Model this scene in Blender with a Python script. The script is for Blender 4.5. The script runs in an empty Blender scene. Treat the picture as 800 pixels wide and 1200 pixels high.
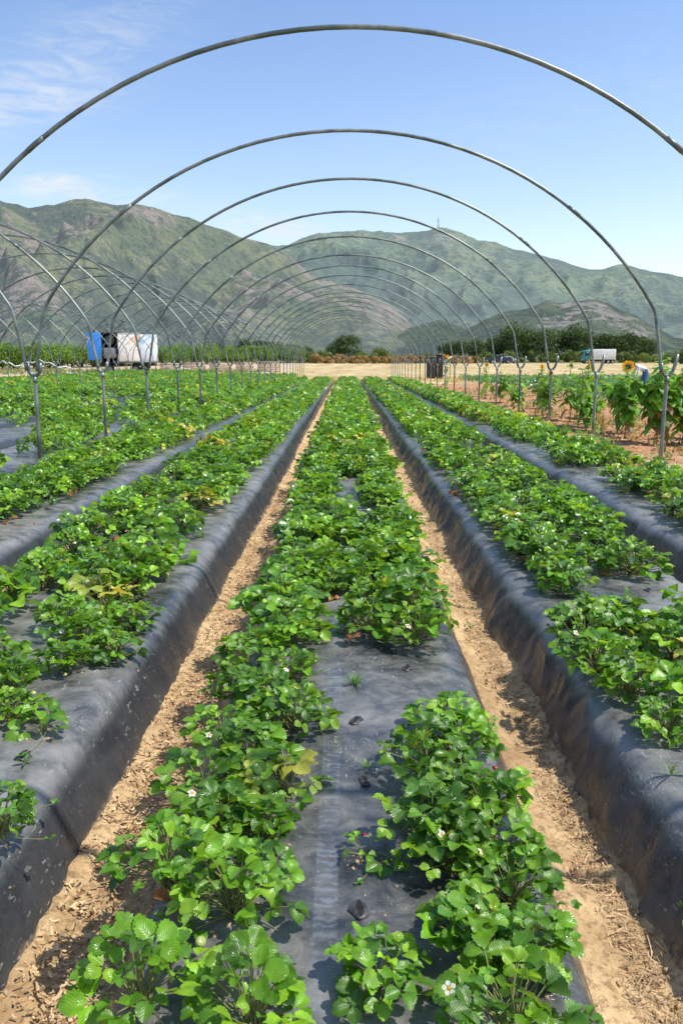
import bpy, math, random
import numpy as np
from mathutils import Vector, Matrix

random.seed(7)
RNG = np.random.default_rng(11)
scene = bpy.context.scene
COL = scene.collection
R = math.radians
PI = math.pi

# ------------------------------------------------------------------ camera
F_PX = 933.0
PITCH, YAW, CX, CH = R(11.2), R(.4), -.03, 1.44
cam_d = bpy.data.cameras.new('camera')
cam = bpy.data.objects.new('camera', cam_d)
COL.objects.link(cam)
cam.location = (CX, 0, CH)
cam.rotation_euler = (R(90) - PITCH, 0, YAW)
cam_d.sensor_fit = 'VERTICAL'
cam_d.sensor_height = 36
cam_d.lens = F_PX / 1200 * 36
cam_d.clip_start = .05
cam_d.clip_end = 20000
cam_d.dof.use_dof = True
cam_d.dof.focus_distance = 2.6
cam_d.dof.aperture_fstop = 18
scene.camera = cam

def pix_dir(x, y):
    """azimuth tangent (X/Y) and elevation tangent (Z/horizontal) of a direction"""
    a = (x - 400) / F_PX; b = -(y - 600) / F_PX
    dz = b * math.cos(PITCH) - math.sin(PITCH)
    dy = math.cos(PITCH) + b * math.sin(PITCH)
    X = math.cos(YAW) * a - math.sin(YAW) * dy
    Y = math.sin(YAW) * a + math.cos(YAW) * dy
    return math.atan2(X, Y), dz / math.hypot(X, Y)

def gz(Y):
    Y = np.maximum(np.asarray(Y, float), 0)
    return -.45 * (1 - np.exp(-(Y / 45.) ** 2))

def gzf(Y): return float(gz(Y))

def in_view(X, Y, m=1.0):
    return abs(X - CX) < .445 * Y + m and Y > .7

# ------------------------------------------------------------------ noise (numpy)
def _h(ix, iy, s):
    n = (ix.astype(np.int64) * 374761393 + iy.astype(np.int64) * 668265263 + s * 974634777) & 0xffffffff
    n = ((n ^ (n >> 13)) * 1274126177) & 0xffffffff
    return ((n ^ (n >> 16)) & 0xffff) / 65535.0

def vnoise(x, y, s=0):
    x = np.asarray(x, float); y = np.asarray(y, float)
    x, y = np.broadcast_arrays(x, y)
    ix = np.floor(x); iy = np.floor(y)
    fx = x - ix; fy = y - iy
    fx = fx * fx * (3 - 2 * fx); fy = fy * fy * (3 - 2 * fy)
    a = _h(ix, iy, s); b = _h(ix + 1, iy, s); c = _h(ix, iy + 1, s); d = _h(ix + 1, iy + 1, s)
    return (a + (b - a) * fx) * (1 - fy) + (c + (d - c) * fx) * fy

def fbm(x, y, s=0, o=4, g=.5):
    v = 0; a = 1; t = 0
    for k in range(o):
        v = v + a * vnoise(x * 2 ** k + 17.3 * k, y * 2 ** k + 5.1 * k, s + k); t += a; a *= g
    return v / t

def ridged(x, y, s=0, o=4, g=.5):
    v = 0; a = 1; t = 0
    for k in range(o):
        v = v + a * (1 - np.abs(2 * vnoise(x * 2 ** k + 7.7 * k, y * 2 ** k + 3.3 * k, s + k) - 1)); t += a; a *= g
    return v / t

# ------------------------------------------------------------------ mesh helpers
class Q:
    """a soup of quads (numpy) with colour and uv"""
    def __init__(s): s.v = []; s.f = []; s.c = []; s.uv = []; s.n = 0; s.m = []
    def add(s, v, f, col=(1, 1, 1), uv=None, mat=0):
        v = np.asarray(v, float).reshape(-1, 3); f = np.asarray(f, int).reshape(-1, 4)
        s.v.append(v); s.f.append(f + s.n)
        c = np.asarray(col, float)
        if c.ndim == 1: c = np.tile(c, (len(v), 1))
        s.c.append(c)
        s.uv.append(np.zeros((len(v), 2)) if uv is None else np.asarray(uv, float))
        s.m.append(np.full(len(f), mat, int))
        s.n += len(v)
    def arrays(s):
        return (np.concatenate(s.v), np.concatenate(s.f), np.concatenate(s.c), np.concatenate(s.uv), np.concatenate(s.m))
    def mesh(s, name, mats, smooth=True):
        return mesh_arrays(name, *s.arrays(), mats=mats, smooth=smooth)

def mesh_arrays(name, V, Fc, C=None, UV=None, M=None, mats=(), smooth=True):
    me = bpy.data.meshes.new(name)
    nv, nf = len(V), len(Fc)
    me.vertices.add(nv); me.vertices.foreach_set('co', V.astype(np.float32).ravel())
    me.loops.add(nf * 4); me.loops.foreach_set('vertex_index', Fc.astype(np.int32).ravel())
    me.polygons.add(nf)
    me.polygons.foreach_set('loop_start', np.arange(0, nf * 4, 4, dtype=np.int32))
    me.polygons.foreach_set('loop_total', np.full(nf, 4, np.int32))
    if smooth: me.polygons.foreach_set('use_smooth', np.ones(nf, bool))
    if M is not None: me.polygons.foreach_set('material_index', M.astype(np.int32))
    if C is not None:
        a = me.color_attributes.new('tint', 'FLOAT_COLOR', 'POINT')
        a.data.foreach_set('color', np.concatenate([C, np.ones((nv, 1))], 1).astype(np.float32).ravel())
    if UV is not None:
        u = me.uv_layers.new(name='uv')
        u.data.foreach_set('uv', UV[Fc.ravel()].astype(np.float32).ravel())
    for m in mats: me.materials.append(m)
    me.update(calc_edges=True); me.validate()
    return me

def link(name, me, parent=None, loc=None):
    o = bpy.data.objects.new(name, me); COL.objects.link(o)
    if parent is not None: o.parent = parent
    if loc is not None: o.location = loc
    return o

def tag(o, label=None, cat=None, group=None, kind=None):
    if label: o['label'] = label
    if cat: o['category'] = cat
    if group: o['group'] = group
    if kind: o['kind'] = kind
    return o

def empty(name, loc, rz=0):
    o = bpy.data.objects.new(name, None); COL.objects.link(o)
    o.empty_display_size = .1
    o.location = loc; o.rotation_euler = (0, 0, rz)
    return o

def copy_tree(o, parent=None):
    c = o.copy(); COL.objects.link(c)
    if parent is not None: c.parent = parent
    for ch in list(o.children): copy_tree(ch, c)
    return c

def grid_faces(nr, nc, closed=False):
    i = np.arange(nr - 1)[:, None]; j = np.arange(nc if closed else nc - 1)[None, :]
    j2 = (j + 1) % nc
    a = i * nc + j; b = i * nc + j2; c = (i + 1) * nc + j2; d = (i + 1) * nc + j
    return np.stack([a + 0 * j, b, c, d], -1).reshape(-1, 4)

def tube(path, rad, n=8, cap=True):
    P = np.asarray(path, float); k = len(P)
    rad = np.full(k, rad, float) if np.isscalar(rad) else np.asarray(rad, float)
    T = np.gradient(P, axis=0); T /= np.linalg.norm(T, axis=1)[:, None] + 1e-12
    up = np.array([0, 0, 1.]) if abs(T[0, 2]) < .9 else np.array([0, 1., 0])
    U = np.cross(T[0], up); U /= np.linalg.norm(U)
    V = []
    for i in range(k):
        U = U - T[i] * U.dot(T[i]); U /= np.linalg.norm(U) + 1e-12
        W = np.cross(T[i], U)
        a = np.arange(n) * 2 * PI / n
        V.append(P[i] + rad[i] * (np.cos(a)[:, None] * U + np.sin(a)[:, None] * W))
    if cap:
        V = [np.tile(P[0], (n, 1))] + V + [np.tile(P[-1], (n, 1))]
    V = np.concatenate(V)
    return V, grid_faces(len(V) // n, n, True)

def box(x0, x1, y0, y1, z0, z1):
    v = np.array([[x, y, z] for z in (z0, z1) for y in (y0, y1) for x in (x0, x1)], float)
    f = [[0, 2, 3, 1], [4, 5, 7, 6], [0, 1, 5, 4], [2, 6, 7, 3], [0, 4, 6, 2], [1, 3, 7, 5]]
    return v, f

def bevel(o, w=.02, seg=2):
    m = o.modifiers.new('bevel', 'BEVEL'); m.width = w; m.segments = seg; m.limit_method = 'ANGLE'
    return o

def boxes(name, bl, mats, parent=None, bev=0, mi=None):
    q = Q()
    for i, b in enumerate(bl): q.add(*box(*b), mat=0 if mi is None else mi[i])
    o = link(name, q.mesh(name, mats, smooth=False), parent)
    if bev: bevel(o, bev)
    return o

def lathe(prof, n=16):
    prof = np.asarray(prof, float); a = np.arange(n) * 2 * PI / n
    V = np.stack([prof[:, 0][:, None] * np.cos(a), prof[:, 0][:, None] * np.sin(a), np.repeat(prof[:, 1][:, None], n, 1)], -1).reshape(-1, 3)
    return V, grid_faces(len(prof), n, True)

# ------------------------------------------------------------------ materials
class N:
    def __init__(s, name):
        s.m = bpy.data.materials.new(name); s.m.use_nodes = True
        s.t = s.m.node_tree; s.t.nodes.clear()
        s.out = s.n('ShaderNodeOutputMaterial')
    def n(s, t, **k):
        nd = s.t.nodes.new(t)
        for a, b in k.items(): setattr(nd, a, b)
        return nd
    def l(s, a, b): s.t.links.new(a, b)
    def put(s, sock, v):
        if hasattr(v, 'links') or isinstance(v, bpy.types.NodeSocket): s.l(v, sock)
        else:
            if isinstance(v, (tuple, list)) and len(v) == 3 and sock.type == 'RGBA': v = (*v, 1)
            sock.default_value = v
    def math(s, op, a, b=0., c=None, clamp=False):
        nd = s.n('ShaderNodeMath', operation=op, use_clamp=clamp)
        s.put(nd.inputs[0], a); s.put(nd.inputs[1], b)
        if c is not None: s.put(nd.inputs[2], c)
        return nd.outputs[0]
    def mix(s, f, a, b, mode='MIX'):
        nd = s.n('ShaderNodeMix', data_type='RGBA', blend_type=mode)
        s.put(nd.inputs[0], f); s.put(nd.inputs[6], a); s.put(nd.inputs[7], b)
        return nd.outputs[2]
    def ramp(s, v, a, b, c=0., d=1.):
        nd = s.n('ShaderNodeMapRange', interpolation_type='SMOOTHSTEP')
        s.put(nd.inputs[0], v); nd.inputs[1].default_value = a; nd.inputs[2].default_value = b
        nd.inputs[3].default_value = c; nd.inputs[4].default_value = d
        return nd.outputs[0]
    def coord(s, kind='Object'): return s.n('ShaderNodeTexCoord').outputs[kind]
    def pos(s): return s.n('ShaderNodeNewGeometry').outputs['Position']
    def map(s, v, scale=(1, 1, 1), loc=(0, 0, 0), rot=(0, 0, 0)):
        nd = s.n('ShaderNodeMapping'); s.put(nd.inputs[0], v)
        nd.inputs['Scale'].default_value = scale; nd.inputs['Location'].default_value = loc; nd.inputs['Rotation'].default_value = rot
        return nd.outputs[0]
    def noise(s, v, scale, detail=4, rough=.55, dist=0., out=0):
        nd = s.n('ShaderNodeTexNoise'); s.put(nd.inputs['Vector'], v)
        nd.inputs['Scale'].default_value = scale; nd.inputs['Detail'].default_value = detail
        nd.inputs['Roughness'].default_value = rough; nd.inputs['Distortion'].default_value = dist
        return nd.outputs[out]
    def sep(s, v):
        nd = s.n('ShaderNodeSeparateXYZ'); s.put(nd.inputs[0], v); return nd.outputs
    def bump(s, h, strength=.5, dist=.01, normal=None):
        nd = s.n('ShaderNodeBump'); nd.inputs['Strength'].default_value = strength; nd.inputs['Distance'].default_value = dist
        s.put(nd.inputs['Height'], h)
        if normal is not None: s.put(nd.inputs['Normal'], normal)
        return nd.outputs[0]
    def attr(s, name='tint'):
        return s.n('ShaderNodeAttribute', attribute_name=name).outputs['Color']
    def bsdf(s, col, rough=.6, metal=0., spec=.5, normal=None, **k):
        nd = s.n('ShaderNodeBsdfPrincipled')
        s.put(nd.inputs['Base Color'], col); s.put(nd.inputs['Roughness'], rough); s.put(nd.inputs['Metallic'], metal)
        s.put(nd.inputs['Specular IOR Level'], spec)
        if normal is not None: s.put(nd.inputs['Normal'], normal)
        for a, b in k.items(): s.put(nd.inputs[a], b)
        return nd.outputs[0]
    def done(s, sh): s.l(sh, s.out.inputs[0]); return s.m
    def mixs(s, f, a, b):
        nd = s.n('ShaderNodeMixShader'); s.put(nd.inputs[0], f); s.l(a, nd.inputs[1]); s.l(b, nd.inputs[2]); return nd.outputs[0]

def simple(name, col, rough=.6, metal=0., var=.25, scale=8, bump=.15, spec=.5):
    n = N(name); c = n.coord()
    a = n.noise(c, scale, 5)
    f = n.ramp(a, .3, .7, 1 - var, 1 + var)
    cc = n.mix(1., col, n.n('ShaderNodeCombineColor').outputs[0], 'MULTIPLY')
    comb = cc.node.inputs[7].links[0].from_node
    for i in range(3): n.put(comb.inputs[i], f)
    return n.done(n.bsdf(cc, n.ramp(n.noise(c, scale * 2.3, 3), .3, .7, max(rough - .1, .05), min(rough + .12, 1)), metal, spec, n.bump(n.noise(c, scale * 6, 3), bump, .01)))

def leaf_mat(name, trans=.25, rough=.30, vein=True, spec=.5, sat=1.0, haze=0.):
    n = N(name); tint = n.attr()
    c = n.coord()
    nz = n.noise(c, 30, 3)
    rnd = n.n('ShaderNodeObjectInfo').outputs['Random']
    k = n.math('MULTIPLY', n.ramp(nz, .3, .7, .8, 1.18), n.math('MULTIPLY_ADD', rnd, .3, .85))
    comb = n.n('ShaderNodeCombineColor')
    for i in range(3): n.put(comb.inputs[i], k)
    base = n.mix(1., tint, comb.outputs[0], 'MULTIPLY')
    nrm = None
    if vein:
        uv = n.n('ShaderNodeUVMap', uv_map='uv').outputs[0]
        s_ = n.sep(uv)
        u = n.math('ABSOLUTE', n.math('SUBTRACT', s_[0], .5))
        w = n.math('SUBTRACT', s_[1], n.math('MULTIPLY', u, 1.0))
        wv = n.math('SINE', n.math('MULTIPLY', w, 46.))
        mid = n.ramp(u, 0., .05, 1., 0.)
        h = n.math('MULTIPLY_ADD', wv, .45, n.math('MULTIPLY', mid, -1.2))
        h = n.math('ADD', h, n.math('MULTIPLY', nz, .8))
        nrm = n.bump(h, .26, .0020)
        base = n.mix(n.math('MULTIPLY', n.ramp(wv, .6, 1.), .10), base, (.12, .22, .05))
        base = n.mix(n.math('MULTIPLY', mid, .25), base, (.2, .33, .09))
    spot = n.ramp(n.noise(c, 65, 4, .7), .66, .72)
    base = n.mix(n.math('MULTIPLY', spot, .55), base, (.20, .16, .05))
    geo = n.n('ShaderNodeNewGeometry')
    base2 = n.mix(n.math('MULTIPLY', geo.outputs['Backfacing'], .45), base, (.16, .23, .10))
    p = n.bsdf(base2, n.ramp(nz, .3, .7, rough - .06, rough + .1), 0., spec, nrm)
    tr = n.n('ShaderNodeBsdfTranslucent')
    tc = n.mix(1., base, (3.0, 2.5, .9), 'MULTIPLY')
    n.put(tr.inputs[0], tc)
    if nrm is not None: n.put(tr.inputs[1], nrm)
    return n.done(n.mixs(trans, p, tr.outputs[0]))

M_leaf = leaf_mat('strawberry_leaf')
M_leaf_far = leaf_mat('strawberry_leaf_far', vein=False, rough=.30)
M_sun_leaf = leaf_mat('sunflower_leaf', trans=.3, rough=.5)
M_crown = leaf_mat('tree_leaf', trans=.2, rough=.6, vein=False, spec=.25)
M_weed = leaf_mat('weed_leaf', trans=.3, rough=.5, vein=False)
M_petal = leaf_mat('petal', trans=.35, rough=.6, vein=False, spec=.2)

def stem_mat():
    n = N('stem'); c = n.coord()
    return n.done(n.bsdf(n.mix(n.noise(c, 25, 3), (.16, .26, .06), (.30, .22, .09)), .5))
M_stem = stem_mat()
M_bark = simple('bark', (.10, .075, .05), .9, var=.4, scale=6, bump=.6)

def berry_mat():
    n = N('berry'); c = n.coord()
    v = n.n('ShaderNodeTexVoronoi'); n.put(v.inputs['Vector'], c); v.inputs['Scale'].default_value = 220
    seed = n.ramp(v.outputs[0], .12, .3, 1, 0)
    col = n.mix(seed, n.attr(), (.75, .5, .15))
    return n.done(n.bsdf(col, .3, normal=n.bump(seed, .4, -.001)))
M_berry = berry_mat()

def steel_mat():
    n = N('galvanised_steel'); c = n.pos()
    a = n.noise(c, 3, 6, .65); b = n.noise(n.map(c, (40, 40, 6)), 1, 3)
    col = n.mix(n.ramp(a, .35, .65), (.105, .135, .125), (.29, .32, .305))
    col = n.mix(n.math('MULTIPLY', n.ramp(b, .6, .75), .5), col, (.12, .13, .12))
    rust = n.ramp(n.noise(c, 9, 5), .70, .76)
    col = n.mix(n.math('MULTIPLY', rust, .5), col, (.22, .12, .07))
    return n.done(n.bsdf(col, n.ramp(a, .3, .7, .33, .5), .5, .5, n.bump(b, .15, .002)))
M_steel = steel_mat()

def plastic_mat(name, seam=False, sheen=1., sidedust=0.):
    n = N(name); o = n.coord(); p = n.pos()
    xs = n.sep(o)
    big = n.noise(p, 1.3, 5, .6); med = n.noise(p, 9, 6, .65, .4); fine = n.noise(p, 90, 4, .7)
    streak = n.noise(n.map(p, (60, 5, 60), rot=(0, 0, .25)), 1., 4, .6, 1.2)
    dust = n.math('ADD', n.math('MULTIPLY', big, .5), n.math('MULTIPLY', med, .5))
    dust = n.ramp(dust, .36, .66)
    top = n.ramp(xs[2], .17, .235)
    dustf = n.math('MULTIPLY', dust, n.math('MULTIPLY_ADD', top, .72 - sidedust, .08 + sidedust))
    col = n.mix(dustf, (.024, .028, .034), (.29, .285, .262))
    col = n.mix(n.math('MULTIPLY', n.ramp(fine, .55, .8), n.math('MULTIPLY_ADD', top, .25, .06)), col, (.34, .29, .22))
    speck = n.ramp(n.noise(p, 60, 5, .75), .66, .70)
    col = n.mix(n.math('MULTIPLY', speck, n.math('MULTIPLY_ADD', top, .5, .15)), col, (.46, .35, .22))
    # white scuffs on the sides
    sf = n.ramp(n.noise(n.map(p, (75, 22, 40), rot=(.3, 0, .6)), 1., 3, .6, 1.), .62, .68)
    col = n.mix(n.math('MULTIPLY', n.math('MULTIPLY', sf, n.ramp(n.noise(p, 2.2, 4), .45, .6)), .5), col, (.50, .49, .46))
    sc = n.ramp(n.noise(n.map(p, (30, 9, 24), rot=(0, 0, .5)), 1., 5, .7, 2.), .66, .73)
    col = n.mix(n.math('MULTIPLY', sc, .35), col, (.42, .41, .39))
    # dried mud splashed on the lower sides
    mud = n.math('MULTIPLY', n.ramp(n.math('ADD', xs[2], n.math('MULTIPLY', n.noise(p, 7, 6, .7), .10)), .10, .075), n.ramp(n.noise(p, 5, 5, .7), .45, .55))
    col = n.mix(n.math('MULTIPLY', mud, .7), col, (.42, .31, .19))
    mud2 = n.ramp(n.noise(p, 4.3, 7, .72), .68, .73)
    col = n.mix(n.math('MULTIPLY', mud2, .5), col, (.36, .28, .18))
    rough = n.math('ADD', n.math('MULTIPLY', dust, .22), n.ramp(med, .3, .7, .13, .26))
    if seam:
        xx = n.math('ADD', xs[0], .075)
        band = n.ramp(n.math('ABSOLUTE', xx), .022, .030, 1., 0.)
        w = n.math('SINE', n.math('MULTIPLY_ADD', xs[1], 260., n.math('MULTIPLY', n.noise(p, 14, 3), 18.)))
        bb = n.math('MULTIPLY', band, n.ramp(n.math('ADD', w, n.ramp(n.noise(p, 40, 4), .35, .65, -.9, .9)), -.3, 1.4, .12, .45))
        bb = n.math('MULTIPLY', bb, n.ramp(n.noise(p, 3, 4), .38, .6, .15, 1.))
        col = n.mix(bb, col, (.26, .30, .35))
        rough = n.math('SUBTRACT', rough, n.math('MULTIPLY', band, .08))
    wr = n.noise(n.map(p, (4, 22, 4), rot=(0, 0, .2)), 1., 5, .65, 1.6)
    # tight creases and stretch lines of thin film
    def crease(sc, rot, dist):
        c1 = n.noise(n.map(p, sc, rot=(0, 0, rot)), 1., 4, .6, dist)
        return n.ramp(n.math('ABSOLUTE', n.math('SUBTRACT', c1, .5)), .0, .05, 1., 0.)
    cr = n.math('ADD', n.math('MULTIPLY', crease((5, 30, 9), .25, 1.0), .5), n.math('MULTIPLY', crease((26, 8, 14), -.35, 1.4), .35))
    cr = n.math('MULTIPLY', cr, n.ramp(n.noise(p, 3.1, 3), .38, .62, .15, 1.))
    h = n.math('ADD', n.math('MULTIPLY', wr, .8), n.math('MULTIPLY', n.noise(p, 38, 5, .6), .25))
    h = n.math('ADD', h, n.math('MULTIPLY', cr, .55))
    h = n.math('ADD', h, n.math('MULTIPLY', speck, .25))
    return n.done(n.bsdf(col, rough, 0, .6 * sheen, n.bump(h, .42, .007)))
M_plastic = plastic_mat('plastic_film')
M_plastic_seam = plastic_mat('plastic_film_seam', True)
M_flap = simple('torn_film', (.05, .052, .055), .4, var=.4, scale=40)
M_plastic_dusty = plastic_mat('plastic_film_dusty', sidedust=.22)
M_hole = simple('hole_soil', (.02, .015, .01), .95, var=.5, scale=60, bump=.8)

def ground_mat():
    n = N('soil'); p = n.pos(); s_ = n.sep(p)
    X, Y = s_[0], s_[1]
    wob = n.noise(p, .35, 4); w2 = n.math('MULTIPLY_ADD', wob, 2.4, -1.2)
    f1 = n.noise(p, 5, 7, .7); f2 = n.noise(p, 34, 6, .7); f3 = n.noise(p, 140, 4, .7)
    sand = n.mix(n.ramp(f1, .32, .68), (.52, .345, .165), (.82, .59, .32))
    sand = n.mix(n.math('MULTIPLY', n.ramp(f2, .48, .62), .7), sand, (.25, .145, .07))
    damp = n.ramp(n.noise(n.map(p, (1, .45, 1)), 2.6, 5, .65), .48, .62)
    sand = n.mix(n.math('MULTIPLY', damp, .5), sand, (.36, .22, .11))
    sand = n.mix(n.math('MULTIPLY', n.ramp(f3, .55, .8), .4), sand, (.66, .52, .36))
    # reddish tilled soil on the right
    red = n.mix(n.ramp(f1, .35, .65), (.36, .165, .075), (.54, .29, .145))
    red = n.mix(n.ramp(n.noise(p, 1.3, 5, .65), .5, .68), red, (.50, .38, .22))
    red = n.mix(n.math('MULTIPLY', n.ramp(f2, .5, .7), .5), red, (.20, .105, .06))
    col = n.mix(n.ramp(n.math('ADD', X, n.math('MULTIPLY', w2, .3)), 3.5, 4.0), sand, red)
    # straw-coloured stubble field
    st = n.noise(n.map(p, (.6, .09, 1)), 1., 6, .7)
    straw = n.mix(n.ramp(st, .35, .68), (.40, .29, .13), (.62, .50, .27))
    straw = n.mix(n.math('MULTIPLY', n.ramp(n.noise(n.map(p, (.08, .02, 1)), 1., 4), .5, .7), .5), straw, (.36, .30, .12))
    fld = n.ramp(n.math('ADD', Y, w2), 47, 49.5)
    lft = n.math('GREATER_THAN', n.math('ADD', Y, n.math('MULTIPLY', X, .9)), 40.)
    col = n.mix(n.math('MULTIPLY', fld, n.ramp(n.math('ADD', Y, n.math('MULTIPLY', X, 1.1)), 36., 42.)), col, straw)
    # dusty track left and grassy ground far away
    trk = n.mix(n.ramp(f1, .3, .7), (.45, .34, .22), (.60, .48, .33))
    lf = n.math('MULTIPLY', n.ramp(X, -6., -9.), n.ramp(Y, 62, 66))
    col = n.mix(lf, col, trk)
    gr = n.mix(n.ramp(n.noise(p, .02, 6, .65), .35, .65), (.08, .11, .035), (.26, .22, .10))
    far = n.ramp(n.math('ADD', Y, n.math('MULTIPLY', w2, 8.)), 172, 186)
    col = n.mix(far, col, gr)
    h = n.math('ADD', n.math('MULTIPLY', f2, 1.), n.math('MULTIPLY', f3, .35))
    h = n.math('ADD', h, n.math('MULTIPLY', n.noise(p, 12, 5, .6), 1.6))
    return n.done(n.bsdf(col, .95, 0, .2, n.bump(h, .9, .02)))
M_ground = ground_mat()

# ------------------------------------------------------------------ layout of the beds
PITCH_B = 1.33
BEDS = []   # (centre x, y end, description)
for k, d in zip((0, -1, 1, -2, 2), ('centre bed', 'first bed left of centre', 'first bed right of centre', 'second bed left of centre', 'outermost right bed')):
    BEDS.append((k * PITCH_B + (-.02 if k else 0.), 47., d))
LB = []
for j in range(12):
    LB.append((-4.12 - j * PITCH_B, 58. if j < 6 else 72.))
ORD = ['first', 'second', 'third', 'fourth', 'fifth', 'sixth', 'seventh', 'eighth', 'ninth', 'tenth', 'eleventh', 'twelfth']
for j, (x, y) in enumerate(LB):
    BEDS.append((x, y, '%s bed past the left posts' % ORD[j]))

HW = .565
def bed_profile(k):
    s = np.linspace(-1, 1, k)
    # piecewise : foot, side, rounded shoulder, crowned top
    pts = np.array([(-.61, -.04), (-.575, .0), (-.550, .06), (-.493, .185), (-.472, .218), (-.445, .240), (-.40, .251), (-.25, .258), (0, .262)])
    pts = np.concatenate([pts, pts[-2::-1] * [-1, 1]])
    d = np.r_[0, np.cumsum(np.hypot(*np.diff(pts, axis=0).T))]; d /= d[-1]
    t = np.linspace(0, 1, k)
    return np.interp(t, d, pts[:, 0]), np.interp(t, d, pts[:, 1])

def bed_height(X, Y):  # top of the bed for planting
    return .255

def ysamples(y0, y1, a, b):
    ys = [y0]
    while ys[-1] < y1: ys.append(ys[-1] + max(a, b * abs(ys[-1])))
    ys[-1] = y1
    return np.array(ys)

def make_bed(idx, x0, y1, desc):
    near = abs(x0) < 3
    xs, zs = bed_profile(45 if near else 21)
    if idx == 0: xs = np.where(xs > 0, xs * .915, xs * .97)
    ys = ysamples(.2, y1, .016 if near else .06, .0065 if near else .012)
    if not near: ys = ys[ys > max(.2, (abs(x0) - 3) / .45 - 1)]
    Xg, Yg = np.meshgrid(xs, ys); Zg = np.tile(zs, (len(ys), 1))
    side = np.clip((np.abs(Xg) - .40) / .08, 0, 1)
    s = 10 * idx
    sg = np.sign(Xg)
    # film folds running down the sides, taut ripples across the top
    fold = ridged(Yg * 3.2 + .8 * Zg * sg, sg * 3 + Zg * 2.5, s, 3) - .55
    fold2 = ridged(Yg * 8.0 + 6 * Zg, sg * 5 + Zg * 3, s + 5, 2) - .55
    amp = {2: .055, 4: .075, 0: .022, 1: .018}.get(idx, .03)
    amp = np.where((idx == 1) & (sg > 0), .010, amp)
    out = side * amp * (fold + .45 * fold2)
    Xn = Xg + sg * out * (1 - .3 * Zg / .25)
    wob = (fbm(Yg * .9, sg * 4, s + 2) - .5) * .05 + (fbm(Yg * 4, sg * 9, s + 3) - .5) * .025
    foot = np.clip(1 - Zg / .2, 0, 1)
    Xn += wob * (.35 + .65 * foot) * (np.abs(Xg) > .3)
    Xn += (fbm(Yg * .25, 0 * Yg, 77) - .5) * .05
    Zn = Zg + (1 - foot) * ((fbm(Yg * 1.1, Xg * 2.2, s + 4) - .5) * .035 + (ridged(Yg * 5 + Xg * .6, Xg * 1.2, s + 6, 3) - .6) * .008)
    Zn += side * amp * .35 * fold
    end = np.clip((y1 - Yg) / .3, 0, 1) ** .6
    Zn = Zn * end - .05 * (1 - end)
    Zn += gz(Yg)
    V = np.stack([Xn, Yg, Zn], -1).reshape(-1, 3)
    # z is stored relative to the soil so that the film's shading follows the bed
    me = mesh_arrays('raised_bed', V, grid_faces(len(ys), len(xs)), mats=[M_plastic_seam if idx == 0 else (M_plastic_dusty if idx in (2, 4) else M_plastic)])
    o = link('raised_bed', me, loc=(x0, 0, 0))
    lab = 'raised bed covered in black plastic film, the ' + desc
    if idx == 0: lab = 'centre raised bed under black plastic film with a crinkled seam between its two plant rows'
    tag(o, lab, 'raised bed', 'plastic covered raised beds')
    return o

bed_objs = [make_bed(i, *b) for i, b in enumerate(BEDS)]

# ------------------------------------------------------------------ ground: one sheet to the horizon
def ground():
    xs = np.concatenate([[-9000, -5000, -2500, -1200, -600, -300, -150], np.arange(-80, -24, 6), np.arange(-24, -5, .4), np.arange(-5, -2.2, .1), np.arange(-2.2, 2.3, .028), np.arange(2.3, 4, .06), np.arange(4, 9, .08), np.arange(9, 24, .5), np.arange(24, 90, 6), [150, 300, 600, 1200, 2500, 5000, 9000]])
    ys = np.concatenate([[-3000, -500, -60, -10, -2, 0], ysamples(.6, 30, .024, .009), np.arange(30.5, 75, .6), np.arange(76, 300, 8), [400, 700, 1200, 2000, 3500, 6000, 9000]])
    X, Y = np.meshgrid(xs, ys)
    Z = gz(Y)
    inbeds = (X > -19) & (X < 3.45) & (Y < 75)
    cen = np.where(X < -3.4, np.round((X + 4.12) / PITCH_B) * PITCH_B - 4.12, np.round(X / PITCH_B) * PITCH_B)
    dist = np.abs(X - cen)
    e = np.clip((PITCH_B / 2 - dist) / .12, 0, 1)
    near = np.exp(-(Y / 9.) ** 2)
    Z = Z + np.where(inbeds, .035 * e ** 1.5, 0)
    clod = (ridged(X * 7, Y * 7, 3, 4) - .55) * .045 + (fbm(X * 28, Y * 28, 9, 3) - .5) * .018
    Z = Z + np.where(np.abs(X) < 60, clod * (.3 + .7 * near), 0)
    right = np.clip((X - 3.6) / .6, 0, 1) * (Y < 60) * (X < 60)
    Z = Z + right * ((fbm(X * 1.3, Y * 1.3, 21, 5) - .5) * .16 + (ridged(X * .75, Y * .1, 23, 2) - .5) * .08)
    me = mesh_arrays('ground', np.stack([X, Y, Z], -1).reshape(-1, 3), grid_faces(len(ys), len(xs)), mats=[M_ground])
    tag(link('ground', me), kind='structure')
ground()

def ground_right_z(X, Y):
    return gzf(Y) + float((fbm(np.array([X * 1.3]), np.array([Y * 1.3]), 21, 5)[0] - .5) * .16)

# ------------------------------------------------------------------ strawberry plants
def leaflet_template(ns, na):
    t = np.linspace(0, 1, ns + 1); u = np.linspace(-1, 1, na)
    T, U = np.meshgrid(t, u, indexing='ij')
    w = .425 * np.sin(PI * np.clip(T, 0, 1) ** 1.08) ** .52
    w = np.where(T < .02, .03, w); w = np.where(T > .98, .17, w)
    if ns >= 6:
        tooth = np.where(np.arange(ns + 1) % 2 == 0, 1.05, .90)[:, None]
        w = w * np.where(np.abs(U) > .9, tooth, 1)
    X = U * w; Yy = T - .07 * U ** 2 * (T > .9) + .06 * U ** 2 * (T < .3)
    Z = .55 * np.abs(X) ** 1.15 - .22 * (T - .35) ** 2
    V = np.stack([X, Yy, Z], -1).reshape(-1, 3)
    UV = np.stack([U * .5 + .5, T], -1).reshape(-1, 2)
    return V, grid_faces(ns + 1, na), UV

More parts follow.
